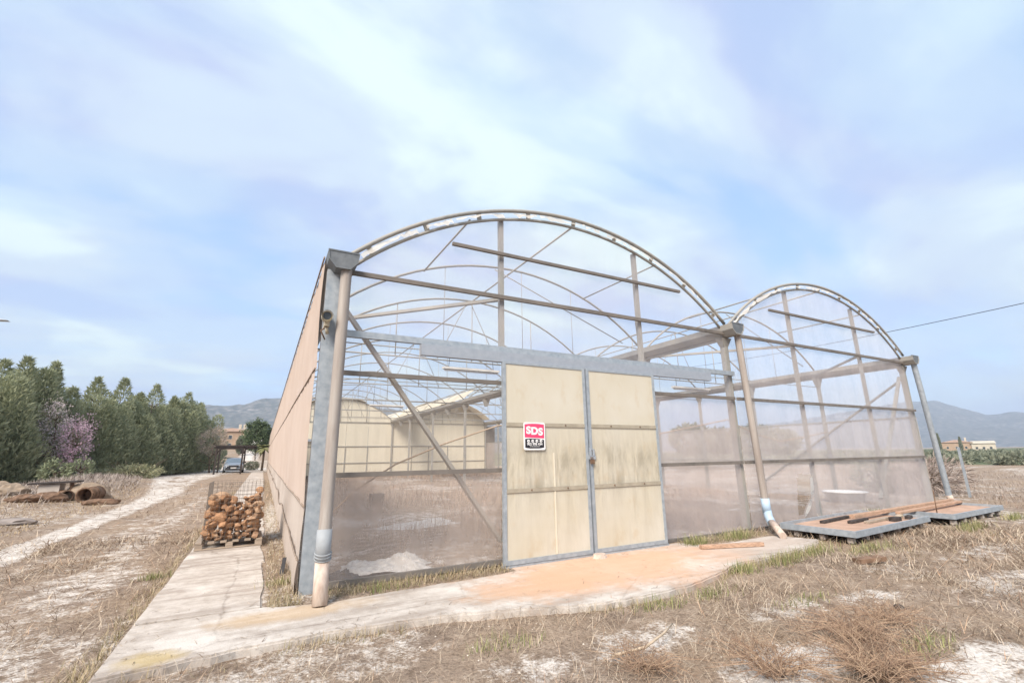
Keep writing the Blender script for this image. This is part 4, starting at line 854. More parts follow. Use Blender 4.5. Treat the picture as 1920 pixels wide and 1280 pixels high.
# ------------------------------------------------------------------ vegetation
def sprays(P, D, Ln, Wd):
    """diamond leaves: centres P, directions D, lengths, widths -> verts, quads"""
    n = len(P); D = D / np.linalg.norm(D, axis=1, keepdims=True); rv = rng.normal(size=(n, 3)); S = np.cross(D, rv); S /= np.linalg.norm(S, axis=1, keepdims=True) + 1e-9
    Ln = np.asarray(Ln).reshape(-1, 1); Wd = np.asarray(Wd).reshape(-1, 1)
    V = np.stack([P, P + D * Ln * .45 + S * Wd * .5, P + D * Ln, P + D * Ln * .45 - S * Wd * .5], 1).reshape(-1, 3)
    return V, np.arange(4 * n).reshape(-1, 4)
def trunk_mesh(h, r, limbs, seed, spread=1.0, up=.6):
    rr = random.Random(seed); b = MB(); pts = [(rr.uniform(-.06, .06) * i, rr.uniform(-.06, .06) * i, h * i / 5) for i in range(6)]; b.tube(pts, [r * (1 - .16 * i) for i in range(6)], 7)
    ends = []
    for _ in range(limbs):
        t = rr.uniform(.15, .95); a = rr.uniform(0, 6.28); p = Vector((0, 0, h * t)); l = spread * (1.15 - t * .6) * rr.uniform(.7, 1.2)
        q1 = p + Vector((math.cos(a) * l * .5, math.sin(a) * l * .5, l * up * .4)); q2 = p + Vector((math.cos(a) * l, math.sin(a) * l, l * up * 1.1)); b.tube([p, q1, q2], [r * .4, r * .26, r * .1], 5); ends.append((q1, q2))
    return b, ends
def juniper(x, y, h, wr, lab, seed, n=9000, mat='juniper'):
    r0 = np.random.default_rng(seed); z0 = hz(x, y); t = empty('juniper_tree', (x, y, z0)); tag(t, lab, 'tree', 'row of dark junipers along the track')
    b, _ = trunk_mesh(h * .82, .16, 12, seed, wr * .42); b.build('trunk', M['bark'], t)
    spires = [(0, 0, 1.0, .62)] + [(math.cos(a) * wr * r0.uniform(.25, .75), math.sin(a) * wr * r0.uniform(.25, .75), r0.uniform(.45, .93), r0.uniform(.30, .55)) for a in r0.uniform(0, 6.28, 11)]
    PP = []; DD = []; wgt = np.array([s[2] * s[3] for s in spires]); wgt /= wgt.sum()
    for (sx, sy, sh, sr), w_ in zip(spires, wgt):
        m_ = int(n * w_); u = r0.uniform(0, 1, m_) ** 1.15; a = r0.uniform(0, 6.283, m_); prof = np.minimum((1 - u) ** (.85 if sx == 0 else .5) * 1.08, .6 + 1.4 * u) * sr * wr * 1.3
        lump_ = .72 + .55 * fbm(a * 1.9 + sx * 3 + seed, u * h * .9 + sy, 3, seed); rad = prof * lump_ * np.sqrt(r0.uniform(.38, 1.0, m_))
        P = np.stack([sx + np.cos(a) * rad, sy + np.sin(a) * rad, .05 + u * h * sh], -1)
        D = np.stack([np.cos(a) * .8 + r0.normal(0, .45, m_), np.sin(a) * .8 + r0.normal(0, .45, m_), .9 + r0.normal(0, .45, m_)], -1); PP.append(P); DD.append(D)
    P = np.concatenate(PP); D = np.concatenate(DD); V, Q = sprays(P, D, r0.uniform(.18, .46, len(P)), r0.uniform(.05, .115, len(P)))
    npmesh('crown', V, Q, M[mat], t); return t
TR = [(-15.9, 37.2, 7.0, 2.3, 'leftmost juniper cut by the picture edge'), (-14.9, 40.9, 7.7, 2.2, 'tall juniper left of the tallest pair'), (-14.4, 42.4, 8.3, 1.9, 'tallest-looking juniper with twin tops behind the fig bush'), (-13.6, 44.6, 8.4, 1.7, 'narrow pointed juniper just behind the pink blossom'),
      (-12.9, 46.4, 6.8, 1.9, 'shorter juniper right behind the pink blossom'), (-12.1, 48.4, 7.9, 2.2, 'broad juniper first to the right of the blossom tree'), (-11.1, 51.7, 8.4, 2.3, 'broad leaning-topped juniper in the middle of the row'), (-10.3, 54.2, 7.4, 2.0, 'lower juniper between two taller ones mid-row'),
      (-9.5, 56.0, 8.5, 2.4, 'round-shouldered tall juniper right of mid-row'), (-8.4, 58.9, 7.7, 2.2, 'thin-topped juniper third from the right end'), (-7.5, 61.2, 8.4, 2.4, 'second juniper from the right end of the row'), (-6.6, 64.5, 7.6, 2.2, 'last juniper at the right end of the row by the pergola')]
for i, (x, y, h, wr, lab) in enumerate(TR): juniper(x - .5, y, h, wr * 1.36, lab, 100 + i, int(13500 + h * 700))
def leafy(name, x, y, h, rx, rz_, cz, mat, lab, cat, seed, n, ln, wd, trunk_h, limbs=12, grp=None, shell=.35, trunkr=.09, updir=.2, spread=None, clump=0):
    r0 = np.random.default_rng(seed); z0 = hz(x, y); t = empty(name, (x, y, z0)); tag(t, lab, cat, grp); b, ends = trunk_mesh(trunk_h, trunkr, limbs, seed, spread or rx); b.build('trunk', M['bark'], t)
    d = r0.normal(size=(n, 3)); d /= np.linalg.norm(d, axis=1, keepdims=True); a = np.arctan2(d[:, 1], d[:, 0]); f = .65 + .6 * fbm(a * 1.6 + seed, d[:, 2] * 3 + 7, 3, seed)
    rad = f * (shell + (1 - shell) * r0.uniform(0, 1, n)) ** .5
    P = np.stack([d[:, 0] * rx * rad, d[:, 1] * rx * rad, cz + d[:, 2] * rz_ * rad], -1)
    if clump: c = P[r0.integers(0, n, clump)]; P = c[r0.integers(0, clump, n)] + r0.normal(0, rx * (.09 if n > 3000 else .14), (n, 3))
    P[:, 2] = np.maximum(P[:, 2], .03); D = d + r0.normal(0, .6, (n, 3)); D[:, 2] += updir
    V, Q = sprays(P, D, r0.uniform(ln * .6, ln * 1.3, n), r0.uniform(wd * .6, wd * 1.3, n)); npmesh('crown', V, Q, M[mat], t); return t
leafy('blossom_tree', -11.2, 41.3, 4.6, .95, 2.1, 2.5, 'blossom', 'young tree covered in bright pink blossom before the junipers', 'tree', 7, 1700, .13, .07, 3.6, 22, clump=330)
leafy('blossom_tree', -12.7, 42.0, 5.4, 1.0, 2.2, 3.5, 'blossom_pale', 'taller bare tree with pale faded blossom left of the bright pink one', 'tree', 8, 1600, .13, .065, 4.6, 26, clump=300)
leafy('bare_tree', -4.9, 58.6, 4.6, 1.5, 1.5, 3.2, 'twig', 'bare tree of pinkish brown twigs beside the pergola', 'tree', 9, 1700, .5, .022, 3.2, 20, updir=.5)
leafy('fig_bush', -10.6, 36.5, 1.4, .7, .65, .7, 'leafgreen', 'light green broad-leaved bush left of the pink blossom base', 'bush', 21, 420, .17, .11, .9, 8)
leafy('fig_bush', -9.4, 36.2, 1.3, .65, .6, .62, 'leafgreen', 'light green broad-leaved bush right below the pink blossom', 'bush', 22, 380, .17, .11, .8, 8)
leafy('sage_bush', -8.3, 43.5, 1.2, 1.9, .55, .45, 'sage', 'low wide grey-green bush at the foot of the junipers', 'bush', 23, 2200, .20, .07, .5, 10)
leafy('sage_bush', -10.5, 45, 1.0, 1.2, .45, .35, 'sage', 'smaller grey-green bush left of the wide low one', 'bush', 24, 900, .20, .07, .5, 8)
leafy('pine_tree', -1.05, 79, 6.9, 2.0, 2.4, 4.6, 'pine', 'round green pine beyond the far end of the side net', 'tree', 31, 7000, .34, .12, 4.2, 14, clump=260)
def palm(x, y, h, lab, seed):
    t = empty('palm_tree', (x, y, hz(x, y))); tag(t, lab, 'tree'); b = MB().tube([(0, 0, 0), (.03, 0, h * .6), (0, .02, h)], [.13, .11, .13], 8); b.build('trunk', M['bark'], t); rr = random.Random(seed); V = []; Q = []
    for i in range(26):
        a = rr.uniform(0, 6.28); el = rr.uniform(-.5, 1.1); l = rr.uniform(.8, 1.25); b = MB(); n_ = 7; up_ = []; lo = []
        for k in range(n_):
            s_ = k / (n_ - 1); r_ = l * s_; z = h + math.sin(el) * r_ - .55 * s_ * s_ * l; cx, cy = math.cos(a) * r_ * math.cos(el * .6), math.sin(a) * r_ * math.cos(el * .6); wd = .17 * math.sin(math.pi * min(s_ + .12, 1)) + .01
            up_.append((cx - math.sin(a) * wd, cy + math.cos(a) * wd, z - .05)); lo.append((cx + math.sin(a) * wd, cy - math.cos(a) * wd, z - .05)); up_[-1] = up_[-1]
        mid = [((p[0] + q_[0]) / 2, (p[1] + q_[1]) / 2, p[2] + .07) for p, q_ in zip(up_, lo)]
        b.add(up_ + mid + lo, [(k, k + 1, n_ + k + 1, n_ + k) for k in range(n_ - 1)] + [(n_ + k, n_ + k + 1, 2 * n_ + k + 1, 2 * n_ + k) for k in range(n_ - 1)]); b.build('frond', M['palm'], t)
palm(-.05, 60.5, 2.6, 'small palm at the far end of the concrete path', 3)
leafy('shrub', -1.2, 66, 1.1, .9, .5, .5, 'olive', 'dark low shrub left of the small palm', 'bush', 33, 900, .2, .09, .5, 8)
# straw and weeds: uncountable, one object each
def blades(name, P, h, lean, w_, mat, az=None):
    n = len(P); a = rng.uniform(0, 6.283, n) if az is None else az; h = np.asarray(h); ln = np.asarray(lean)
    D = np.stack([np.cos(a) * ln, np.sin(a) * ln, np.sqrt(np.maximum(1 - ln ** 2, .0001))], -1); S = np.stack([-np.sin(a), np.cos(a), a * 0], -1) * (np.asarray(w_).reshape(-1, 1) * .5 * np.ones((n, 1)))
    D2 = D.copy(); D2[:, 2] -= .25; tip = P + D * h[:, None] * .55 + D2 * h[:, None] * .45; midp = P + D * h[:, None] * .55; tip[:, 2] = np.maximum(tip[:, 2], P[:, 2] + .004)
    V = np.stack([P - S, P + S, midp + S * .75, tip + S * .15, tip - S * .15, midp - S * .75], 1).reshape(-1, 3); k = np.arange(n)[:, None] * 6
    Q = np.concatenate([k + np.array([0, 1, 2, 5]), k + np.array([5, 2, 3, 4])], 0); return npmesh(name, V, Q, M[mat])
def on_slab(x, y): return ((y > front_y(x) - .02) & (y < 5.95) & (x > -1.0) & (x < 8.9)) | ((x > -1.0) & (x < .2) & (y > 4.76) & (y < 62)) | ((x > 3.1) & (x < 6.55) & (y > 4.2) & (y < 6.4))
def scatter(n, x0, x1, y0, y1, pw=1.0):
    x = rng.uniform(x0, x1, n); y = y0 + (y1 - y0) * rng.uniform(0, 1, n) ** pw; return x, y
def front_mask(x, y):
    inside = (x > XL - .12) & (y > Y0 - .03); return ~on_slab(x, y) & ~inside
x, y = scatter(330000, -9, 14, 1.2, 13, 1.5); x2, y2 = scatter(60000, -12, 30, 8, 34, 1.3); x = np.concatenate([x, x2]); y = np.concatenate([y, y2])
dens = .25 + .75 * sst(.36, .60, fbm(x * 1.3, y * 1.3, 4, 51)); dens *= np.clip(1.1 - 1.1 * chalk_amt(x, y), 0.10, 1)
kq = front_mask(x, y) & (rng.uniform(0, 1, len(x)) < dens); x, y = x[kq], y[kq]; far = np.clip(np.hypot(x, y) / 8, .55, 2.6)
P = np.stack([x, y, ground_h(x, y) - .004], -1)
o = blades('dry_straw', P, rng.uniform(.05, .24, len(x)) * (0.75 + .4 * far), np.clip(rng.normal(.93, .13, len(x)), .1, .998), rng.uniform(.003, .007, len(x)) * far, 'straw'); tag(o, 'dry straw and dead grass covering the ground', 'straw', kind='stuff')
x = np.concatenate([rng.uniform(-.95, 8.8, 5200), rng.uniform(-.95, .2, 2600)]); y = np.concatenate([rng.uniform(4.3, 6.15, 5200), rng.uniform(5.9, 22, 2600)]); de = np.minimum(y - front_y(x), np.where(x < .2, np.minimum(x + .95, .2 - x), np.abs(5.95 - y)))
kq = on_slab(x, y) & (rng.uniform(0, 1, len(x)) < .06 + .94 * np.exp(-np.abs(de) / .11)) & (fbm(x * 2.2, y * 2.2, 3, 55) > .40) & ~((x > 3.0) & (x < 6.4) & (y > 6.0)); x, y = x[kq], y[kq]
o = blades('straw_litter', np.stack([x, y, np.full(len(x), .004)], -1), rng.uniform(.03, .13, len(x)), np.full(len(x), .995), rng.uniform(.003, .006, len(x)), 'straw'); tag(o, 'loose straw litter blown onto the concrete', 'straw', kind='stuff')
# taller dry weeds in patches
x, y = scatter(60000, -9, 22, 1.6, 30, 1.5); pt = fbm(x * .8 + 9, y * .8, 3, 61); kq = front_mask(x, y) & (rng.uniform(0, 1, len(x)) < .9 * sst(.55, .75, pt) * np.clip(1 - 1.3 * chalk_amt(x, y), 0, 1)); x, y = x[kq], y[kq]
o = blades('dry_weeds', np.stack([x, y, ground_h(x, y) - .004], -1), rng.uniform(.06, .22, len(x)), np.clip(rng.normal(.6, .25, len(x)), .05, .98), rng.uniform(.003, .006, len(x)) * np.clip(np.hypot(x, y) / 8, .6, 2.5), 'weeds'); tag(o, 'patches of taller brown weeds in the open ground', 'weeds', kind='stuff')
# weeds inside the greenhouse
x, y = scatter(80000, XL + .15, XR - .1, Y0 + .35, YB - .3, 1.6); pt = fbm(x * .45, y * .35, 3, 71); pt = .55 * pt + .45 * fbm(x * 1.6, y * 1.1, 3, 73); kq = rng.uniform(0, 1, len(x)) < .05 + .95 * sst(.46, .62, pt) * sst(-.1, .8, y - Y0 - .3 + .6 * (pt - .5)); kq &= ~((np.abs(x - 1.62) < .72) & (np.abs(y - 7.0) < .42)); x, y, pt = x[kq], y[kq], pt[kq]
o = blades('indoor_weeds', np.stack([x, y, ground_h(x, y)], -1), rng.uniform(.10, .62, len(x)) ** 1.2 * (.4 + 1.1 * sst(.45, .7, pt)) * (1 - .35 * sst(8.6, 9.5, x)) * (.55 + .45 * sst(7, 9, y)), np.clip(rng.normal(.5, .28, len(x)), .02, .97), rng.uniform(.004, .008, len(x)) * np.clip(y / 11, .8, 2.4), 'weeds_in'); tag(o, 'dense dry brown weeds filling the floor of the greenhouse', 'weeds', kind='stuff')
# green fringe along slab edges and under the trays
def tuft(x, y, n, h, r_, lab, spread=.10, mat='grass'):
    z0 = hz(x, y) if not (y > 5.9 and XL < x) else -.03; rr = rng.normal(0, spread, (n, 2)); P = np.stack([rr[:, 0] * r_, rr[:, 1] * .7, np.zeros(n) - .01], -1)
    o = blades('grass_tuft', P, rng.uniform(h * .45, h * 1.15, n), np.clip(rng.normal(.38, .22, n), .02, .95), rng.uniform(.004, .008, n), mat); o.location = (x, y, z0); tag(o, lab, 'grass', 'green grass tufts', 'stuff' if r_ > 1.05 or lab.startswith(('green fringe', 'green tuft in')) else None)
for x, y, n_, h, r_, lab in ((6.66, 5.92, 260, .25, 1.2, 'green grass tuft at the right foot of the door'), (7.75, 5.95, 340, .24, 2.4, 'wide green grass tuft below the pink net'), (1.42, 5.98, 130, .17, 1.6, 'yellow-green tuft in front of the white sack'), (5.95, 4.50, 190, .19, 1.5, 'grass tuft at the front edge of the concrete right of the door'),
        (6.95, 4.55, 260, .22, 2.6, 'wide grass tuft on the concrete edge before the stick'), (7.9, 4.62, 240, .20, 2.6, 'grass tuft near the nearest corner of the nearer tray'), (8.9, 4.35, 260, .18, 3.0, 'grass strip in front of the nearer tray'), (3.95, 4.05, 160, .15, 2.0, 'low grass tuft on the middle of the slab front'), (4.75, 4.02, 150, .14, 2.2, 'low grass tuft right of the slab bulge'),
        (12.9, 4.35, 280, .24, 3.0, 'green grass between the two trays'), (15.4, 4.4, 240, .20, 3.4, 'green grass at the far end of the farther tray'), (2.0, 3.95, 120, .12, 2.0, 'short green tuft left of the slab bulge'), (.40, 6.9, 120, .14, 1.2, 'green tuft in the soil strip beside the side net'), (5.4, 3.35, 140, .11, 2.4, 'short green patch in the straw before the door'),
        (-1.15, 8.4, 160, .12, 1.0, 'green fringe at the left edge of the path'), (13.0, 6.12, 180, .26, 2.2, 'green tuft at the foot of the right net'), (5.0, 2.15, 170, .13, 2.0, 'small green patch at the lower right near chalky soil')):
    tuft(x, y, n_, h, r_, lab)
x = np.concatenate([rng.uniform(-1.0, 9.0, 2600), rng.uniform(9, 17, 2600)]); y = np.concatenate([front_y(x[:2600]) - np.abs(rng.normal(0, .10, 2600)), rng.normal(4.2, .45, 2600)]); kq = fbm(x * 1.2, y * 2, 3, 81) > .47; x, y = x[kq], y[kq]
x_ = np.concatenate([rng.uniform(.2, XL - .15, 3000), rng.uniform(XL, 3.1, 1600), rng.uniform(6.6, 8.6, 900), -.98 - np.abs(rng.normal(0, .10, 2600))]); y_ = np.concatenate([5.9 + 30 * rng.uniform(0, 1, 3000) ** 2, rng.uniform(5.93, 6.22, 1600), rng.uniform(5.85, 6.2, 900), 4.8 + 22 * rng.uniform(0, 1, 2600) ** 1.7]); x = np.concatenate([x, x_]); y = np.concatenate([y, y_])
o = blades('grass_fringe', np.stack([x, y, ground_h(x, y) - .005], -1), rng.uniform(.04, .14, len(x)), np.clip(rng.normal(.55, .22, len(x)), .05, .95), rng.uniform(.003, .006, len(x)), 'fringe'); tag(o, 'yellow-green grass fringe along the slab edges', 'grass', kind='stuff')
# dry twiggy shrub, lower right
def twig_shrub(name, x, y, n_, h, rad, lab, mat='shrub'):
    t = empty(name, (x, y, hz(x, y))); tag(t, lab, 'shrub'); b = MB(); rr = random.Random(int(x * 100))
    for _ in range(n_):
        a = rr.uniform(0, 6.28); l = h * rr.uniform(.5, 1.15); s_ = rad * rr.uniform(.3, 1.1); p0 = Vector((rr.gauss(0, .05), rr.gauss(0, .05), 0)); p2 = Vector((math.cos(a) * s_, math.sin(a) * s_, l * rr.uniform(.5, 1)))
        p1 = p0 * .5 + p2 * .5 + Vector((rr.gauss(0, .03), rr.gauss(0, .03), .05)); b.tube([p0, p1, p2], [.0035, .0026, .001], 3, False)
        for _ in range(5):
            s1 = rr.uniform(.3, .95); q0 = p0.lerp(p2, s1) + (p1 - p0.lerp(p2, .5)) * (1 - abs(2 * s1 - 1)); q1 = q0 + Vector((rr.gauss(0, .06), rr.gauss(0, .06), rr.uniform(0, .10))); b.tube([q0, q1], [.0018, .0008], 3, False)
    b.build('twigs', M[mat], t)
for x, y, n_, h, rad, lab in ((4.15, 2.12, 170, .24, .55, 'large sprawling reddish dry shrub at the lower right'), (3.55, 2.55, 110, .15, .55, 'flattened reddish dry brush left of the large shrub'), (4.75, 2.55, 120, .14, .60, 'low reddish brush behind the large shrub'), (2.75, 3.05, 70, .09, .45, 'thin flattened dry shrub in the middle foreground'), (5.4, 2.6, 70, .11, .5, 'loose dry brush near the right chalky patch')):
    twig_shrub('dry_shrub', x, y, n_, h, rad, lab)
# stones and gravel
n = 900; x, y = scatter(n, -5, 9, 1.5, 12, 1.5); x = np.concatenate([x, rng.uniform(.2, .56, 500)]); y = np.concatenate([y, 6 + 16 * rng.uniform(0, 1, 500) ** 1.6]); kq = front_mask(x, y) | ((x > .2) & (x < .56)); x, y = x[kq], y[kq]
ico = [(0, 0, 1), (.9, 0, .2), (.3, .85, .2), (-.75, .5, .2), (-.75, -.5, .2), (.3, -.85, .2), (0, 0, -.6)]; fi = np.array([(0, 1, 2), (0, 2, 3), (0, 3, 4), (0, 4, 5), (0, 5, 1), (6, 2, 1), (6, 3, 2), (6, 4, 3), (6, 5, 4), (6, 1, 5)])
s_ = rng.uniform(.005, .015, len(x)) * np.where(x < .6, 1.2, 1); base = np.array(ico)[None] * s_[:, None, None] * rng.uniform(.6, 1.3, (len(x), 7, 1)); base[:, :, 2] *= .7
V = base + np.stack([x, y, ground_h(x, y)], -1)[:, None, :]; Q = (fi[None] + (np.arange(len(x)) * 7)[:, None, None]).reshape(-1, 3)
o = npmesh('gravel', V.reshape(-1, 3), Q, M['stone'], tris=True); tag(o, 'scattered pale stones on the ground', 'gravel', kind='stuff')
# grey cut brush on the long heap at the left
x, y = rng.normal(-8.1, 1.5, 9000), rng.normal(34, 5.5, 9000); kq = x < road_c(y) - road_w(y) - .4; x, y = x[kq], y[kq]
t_ = M.get('brush') or mat_straw('grey_brush_twigs', [(0.0, (0.20, 0.165, 0.145)), (.5, (0.35, 0.30, 0.27)), (1.0, (0.48, 0.42, 0.37))]); M['brush'] = t_
o = blades('cut_brush', np.stack([x, y, ground_h(x, y) - .02], -1), rng.uniform(.15, .45, len(x)), np.clip(rng.normal(.7, .25, len(x)), .1, .98), rng.uniform(.014, .03, len(x)), 'brush'); tag(o, 'grey mass of cut brush on the long heap', 'brush', kind='stuff')
x, y = scatter(16000, -12, -4.6, 14, 32, 1.2); kq = (x < road_c(y) - road_w(y) - .2); x, y = x[kq], y[kq]
t_ = mat_straw('ochre_grass', [(0, (.29, .205, .12)), (.5, (.42, .31, .18)), (1, (.50, .40, .26))]); M['ochregrass'] = t_
o = blades('ochre_grass', np.stack([x, y, ground_h(x, y) - .01], -1), rng.uniform(.03, .12, len(x)), np.clip(rng.normal(.75, .2, len(x)), .05, .97), rng.uniform(.008, .016, len(x)), 'ochregrass'); tag(o, 'ochre dry grass left of the track', 'grass', kind='stuff')
# right background: dry scrub on the bank
x, y = scatter(22000, 18.5, 40, 3, 26, 1.2); kq = (x > 18 + .0 * y) & (fbm(x * .25, y * .25, 3, 91) > .40) & (np.hypot(x, y) > 20.5); x, y = x[kq], y[kq]
o = blades('dry_scrub', np.stack([x, y, ground_h(x, y) - .02], -1), rng.uniform(.08, .34, len(x)), np.clip(rng.normal(.7, .22, len(x)), .05, .97), rng.uniform(.007, .015, len(x)), 'brush'); tag(o, 'dry brown scrub on the open land beyond the right corner', 'scrub', kind='stuff')
for i, (x, y, lab) in enumerate(((20.6, 8.0, 'dark leafless bush just right of the leaning downpipe'), (22.6, 8.2, 'dark tangled bush behind the thin steel post'))): leafy('bramble_bush', x, y, 1.2, .9, .6, .6, 'twig', lab, 'bush', 61 + i, 900, .35, .03, .7, 14); leafy('bramble_bush', x + .6, y + 1.6, 1.1, .8, .55, .6, 'olive', lab.replace('leafless bush', 'green bush behind the leafless one').replace('tangled bush', 'green bush farther'), 'bush', 71 + i, 700, .2, .07, .7, 10)

# ------------------------------------------------------------------ pergola, car, far yard
pg = empty('pergola', (-4.05, 53, hz(-4, 53))); tag(pg, 'dark wooden pergola over the end of the track', 'pergola'); H = 2.42
for px_, py_ in ((.0, 0), (2.2, 0), (-.05, 4.6), (2.25, 4.6)): MB().box(px_ - .075, px_ + .075, py_ - .075, py_ + .075, -.1, H - .0).build('post', M['dkwood'], pg)
for py_ in (0, 4.6): MB().box(-.25, 3.3, py_ - .05, py_ + .05, H + .002, H + .18).build('beam', M['dkwood'], pg)
for px_ in (-.0, 2.2, 3.1): MB().box(px_ - .04, px_ + .04, -.25, 4.9, H + .183, H + .26).build('rafter', M['dkwood'], pg)
for i in range(16): yy = -.2 + i * .33; MB().box(-.25, 3.35, yy - .035, yy + .035, H + .262, H + .31).build('slat', M['dkwood'], pg)
for px_, sg_ in ((.0, 1), (2.2, 1), (2.2, -1)):
    MB().tube([(px_ + sg_ * .07, 0, H - .5), (px_ + sg_ * .15, 0, H - .2), (px_ + sg_ * .42, 0, H + .02)], .05, 6).build('knee_brace', M['dkwood'], pg)
def car(x, y, rz):
    c = empty('parked_car', (x, y, hz(x, y)), rz); tag(c, 'silver-blue car parked nose-on behind the pergola post', 'car')
    # body lofted along its length (front towards -y): (y, half width, sill z, belt z)
    sec = [(-2.15, .66, .38, .66), (-2.05, .80, .30, .80), (-1.75, .88, .26, .90), (-1.0, .90, .25, 1.0), (0, .91, .25, 1.03), (1.2, .91, .25, 1.04), (1.9, .88, .28, 1.02), (2.1, .78, .36, .9)]
    b = MB(); pf = lambda w_, a, z: [(-w_ * .93, a), (-w_, a + (z - a) * .3), (-w_, a + (z - a) * .75), (-w_ * .92, z), (-w_ * .5, z + .035), (w_ * .5, z + .035), (w_ * .92, z), (w_, a + (z - a) * .75), (w_, a + (z - a) * .3), (w_ * .93, a)]
    vs_ = []
    for yy, w_, a, z in sec: vs_ += [(px_, yy, pz) for px_, pz in pf(w_, a, z)]
    k = 10; fs = [(j * k + i, j * k + (i + 1) % k, (j + 1) * k + (i + 1) % k, (j + 1) * k + i) for j in range(len(sec) - 1) for i in range(k)] + [tuple(range(k)), tuple(reversed(range((len(sec) - 1) * k, len(sec) * k)))]
    b.add(vs_, fs, True); b.build('body', M['car'], c)
    cab = [(-.95, .80, 1.01), (-.30, .70, 1.42), (.1, .68, 1.50), (1.2, .67, 1.49), (1.95, .74, 1.03)]; b = MB(); vs_ = []
    for yy, w_, z in cab: vs_ += [(-.84 if z < 1.1 else -w_ - .1, yy, 1.0), (-w_, yy, z), (w_, yy, z), (.84 if z < 1.1 else w_ + .1, yy, 1.0)]
    b.add(vs_, [(j * 4 + i, j * 4 + i + 1, (j + 1) * 4 + i + 1, (j + 1) * 4 + i) for j in range(4) for i in range(3)], True); b.build('cabin', M['car'], c)
    MB().add([(-.74, -.945, 1.045), (.74, -.945, 1.045), (.64, -.36, 1.405), (-.64, -.36, 1.405)], [(0, 1, 2, 3)]).build('windscreen', M['windscreen'], c)
    for s_ in (-1, 1):
        MB().add([(s_ * .845, -.55, 1.06), (s_ * .845, 1.6, 1.06), (s_ * .755, 1.2, 1.42), (s_ * .755, -.15, 1.40)], [(0, 1, 2, 3)]).build('side_window', M['glassdark'], c)
        MB().box(s_ * .62 - .17, s_ * .62 + .17, -2.13, -1.98, .66, .80).build('headlight', M['chrome'], c)
        MB().box(s_ * 1.0 - .10, s_ * 1.0 + .10, -.75, -.62, .98, 1.12).build('mirror', M['dark'], c)
        MB().box(s_ * .62 - .10, s_ * .62 + .10, -2.14, -2.05, .40, .48).build('fog_lamp', M['dark'], c)
        for yy in (-1.35, 1.35):
            w_ = MB().tube([(s_ * .74, yy, .33), (s_ * .93, yy, .33)], .33, 18).build('wheel', M['tyre'], c); MB().tube([(s_ * .91, yy, .33), (s_ * .937, yy, .33)], .2, 14).build('rim', M['chrome'], w_)
    MB().box(-.42, .42, -2.165, -2.05, .60, .76).build('grille', M['dark'], c); MB().box(-.72, .72, -2.17, -2.0, .33, .43).build('lower_grille', M['dark'], c); MB().box(-.26, .26, -2.19, -2.171, .46, .57).build('number_plate', M['white'], c); MB().box(-.44, .44, -2.175, -2.166, .765, .785).build('trim', M['chrome'], c)
car(-2.72, 58.3, R(2.5))
wl = empty('block_wall', (-1.0, 78, hz(-1, 78))); tag(wl, 'low pale block wall behind the parked car', 'wall')
for j in range(5):
    for i in range(10): xx = -1.6 + i * .42 + (.21 if j % 2 else 0); MB().box(xx, xx + .41, 0, .2, j * .21, j * .21 + .2).build('block', M['blockwall'], wl)
def house(name, loc, rz, lx, ly, h, lab, wm, rm, chim=0, hip=True, wins=4):
    z0 = hz(loc[0], loc[1]) - .3; t = empty(name, (loc[0], loc[1], z0), rz); tag(t, lab, 'house')
    MB().box(-lx / 2, lx / 2, -ly / 2, ly / 2, 0, h).build('wall', M[wm], t); rh = ly * .13; e = .4; b = MB()
    ins = ly * .5 if hip else 0
    b.add([(-lx / 2 - e, -ly / 2 - e, h + .01), (lx / 2 + e, -ly / 2 - e, h + .01), (lx / 2 + e, ly / 2 + e, h + .01), (-lx / 2 - e, ly / 2 + e, h + .01), (-lx / 2 + ins, 0, h + rh), (lx / 2 - ins, 0, h + rh)], [(0, 1, 5, 4), (1, 2, 5), (2, 3, 4, 5), (3, 0, 4), (0, 3, 2, 1)]); rf = b.build('roof', M[rm], t)
    for i in range(chim): xx = lx * (.32 - .12 * i); MB().box(xx - .35, xx + .35, -.3, .3, h + rh * .3, h + rh + 1.0).build('chimney', M['render_pale'], rf)
    for i in range(wins):
        for zz in ((h * .42,) if h < 4.5 else (h * .2, h * .66)):
            xx = -lx / 2 + lx * (i + .7) / (wins + .4); w_ = MB().box(xx - .5, xx + .5, -ly / 2 - .05, -ly / 2 - .002, zz - .6, zz + .6).build('window', M['render_pale'], t); MB().box(xx - .4, xx + .4, -ly / 2 - .07, -ly / 2 - .051, zz - .5, zz + .5).build('pane', M['glassdark'], w_)
    return t
house('ochre_house', (-8.6, 152), 0, 9.4, 9, 4.6, 'ochre house with two white chimneys far behind the pergola', 'ochre', 'tile', 2, True, 3)
house('pink_house', (300, 99.5), R(-72), 11, 10, 4.2, 'pinkish villa with tiled roof far off at the right', 'ochre', 'tile', 1, True, 3)
house('cream_house', (302, 90.5), R(-72), 8, 9, 3.6, 'cream villa right of the pink one in the distance', 'render_pale', 'render_pale', 0, False, 3)
for i, (x, y, lab) in enumerate(((-14, 118, 'dark evergreen left of the ochre house'), (-5.2, 128, 'slim dark evergreen at the right end of the ochre house'), (-9.5, 120, 'low evergreen below the ochre house'))): leafy('evergreen_tree', x, y, 5, 2.2 if i != 1 else .8, 2.0 if i != 2 else 1.2, 2.4 if i != 2 else 1.3, 'olive', lab, 'tree', 81 + i, 1500, .5, .2, 2.6, 8)
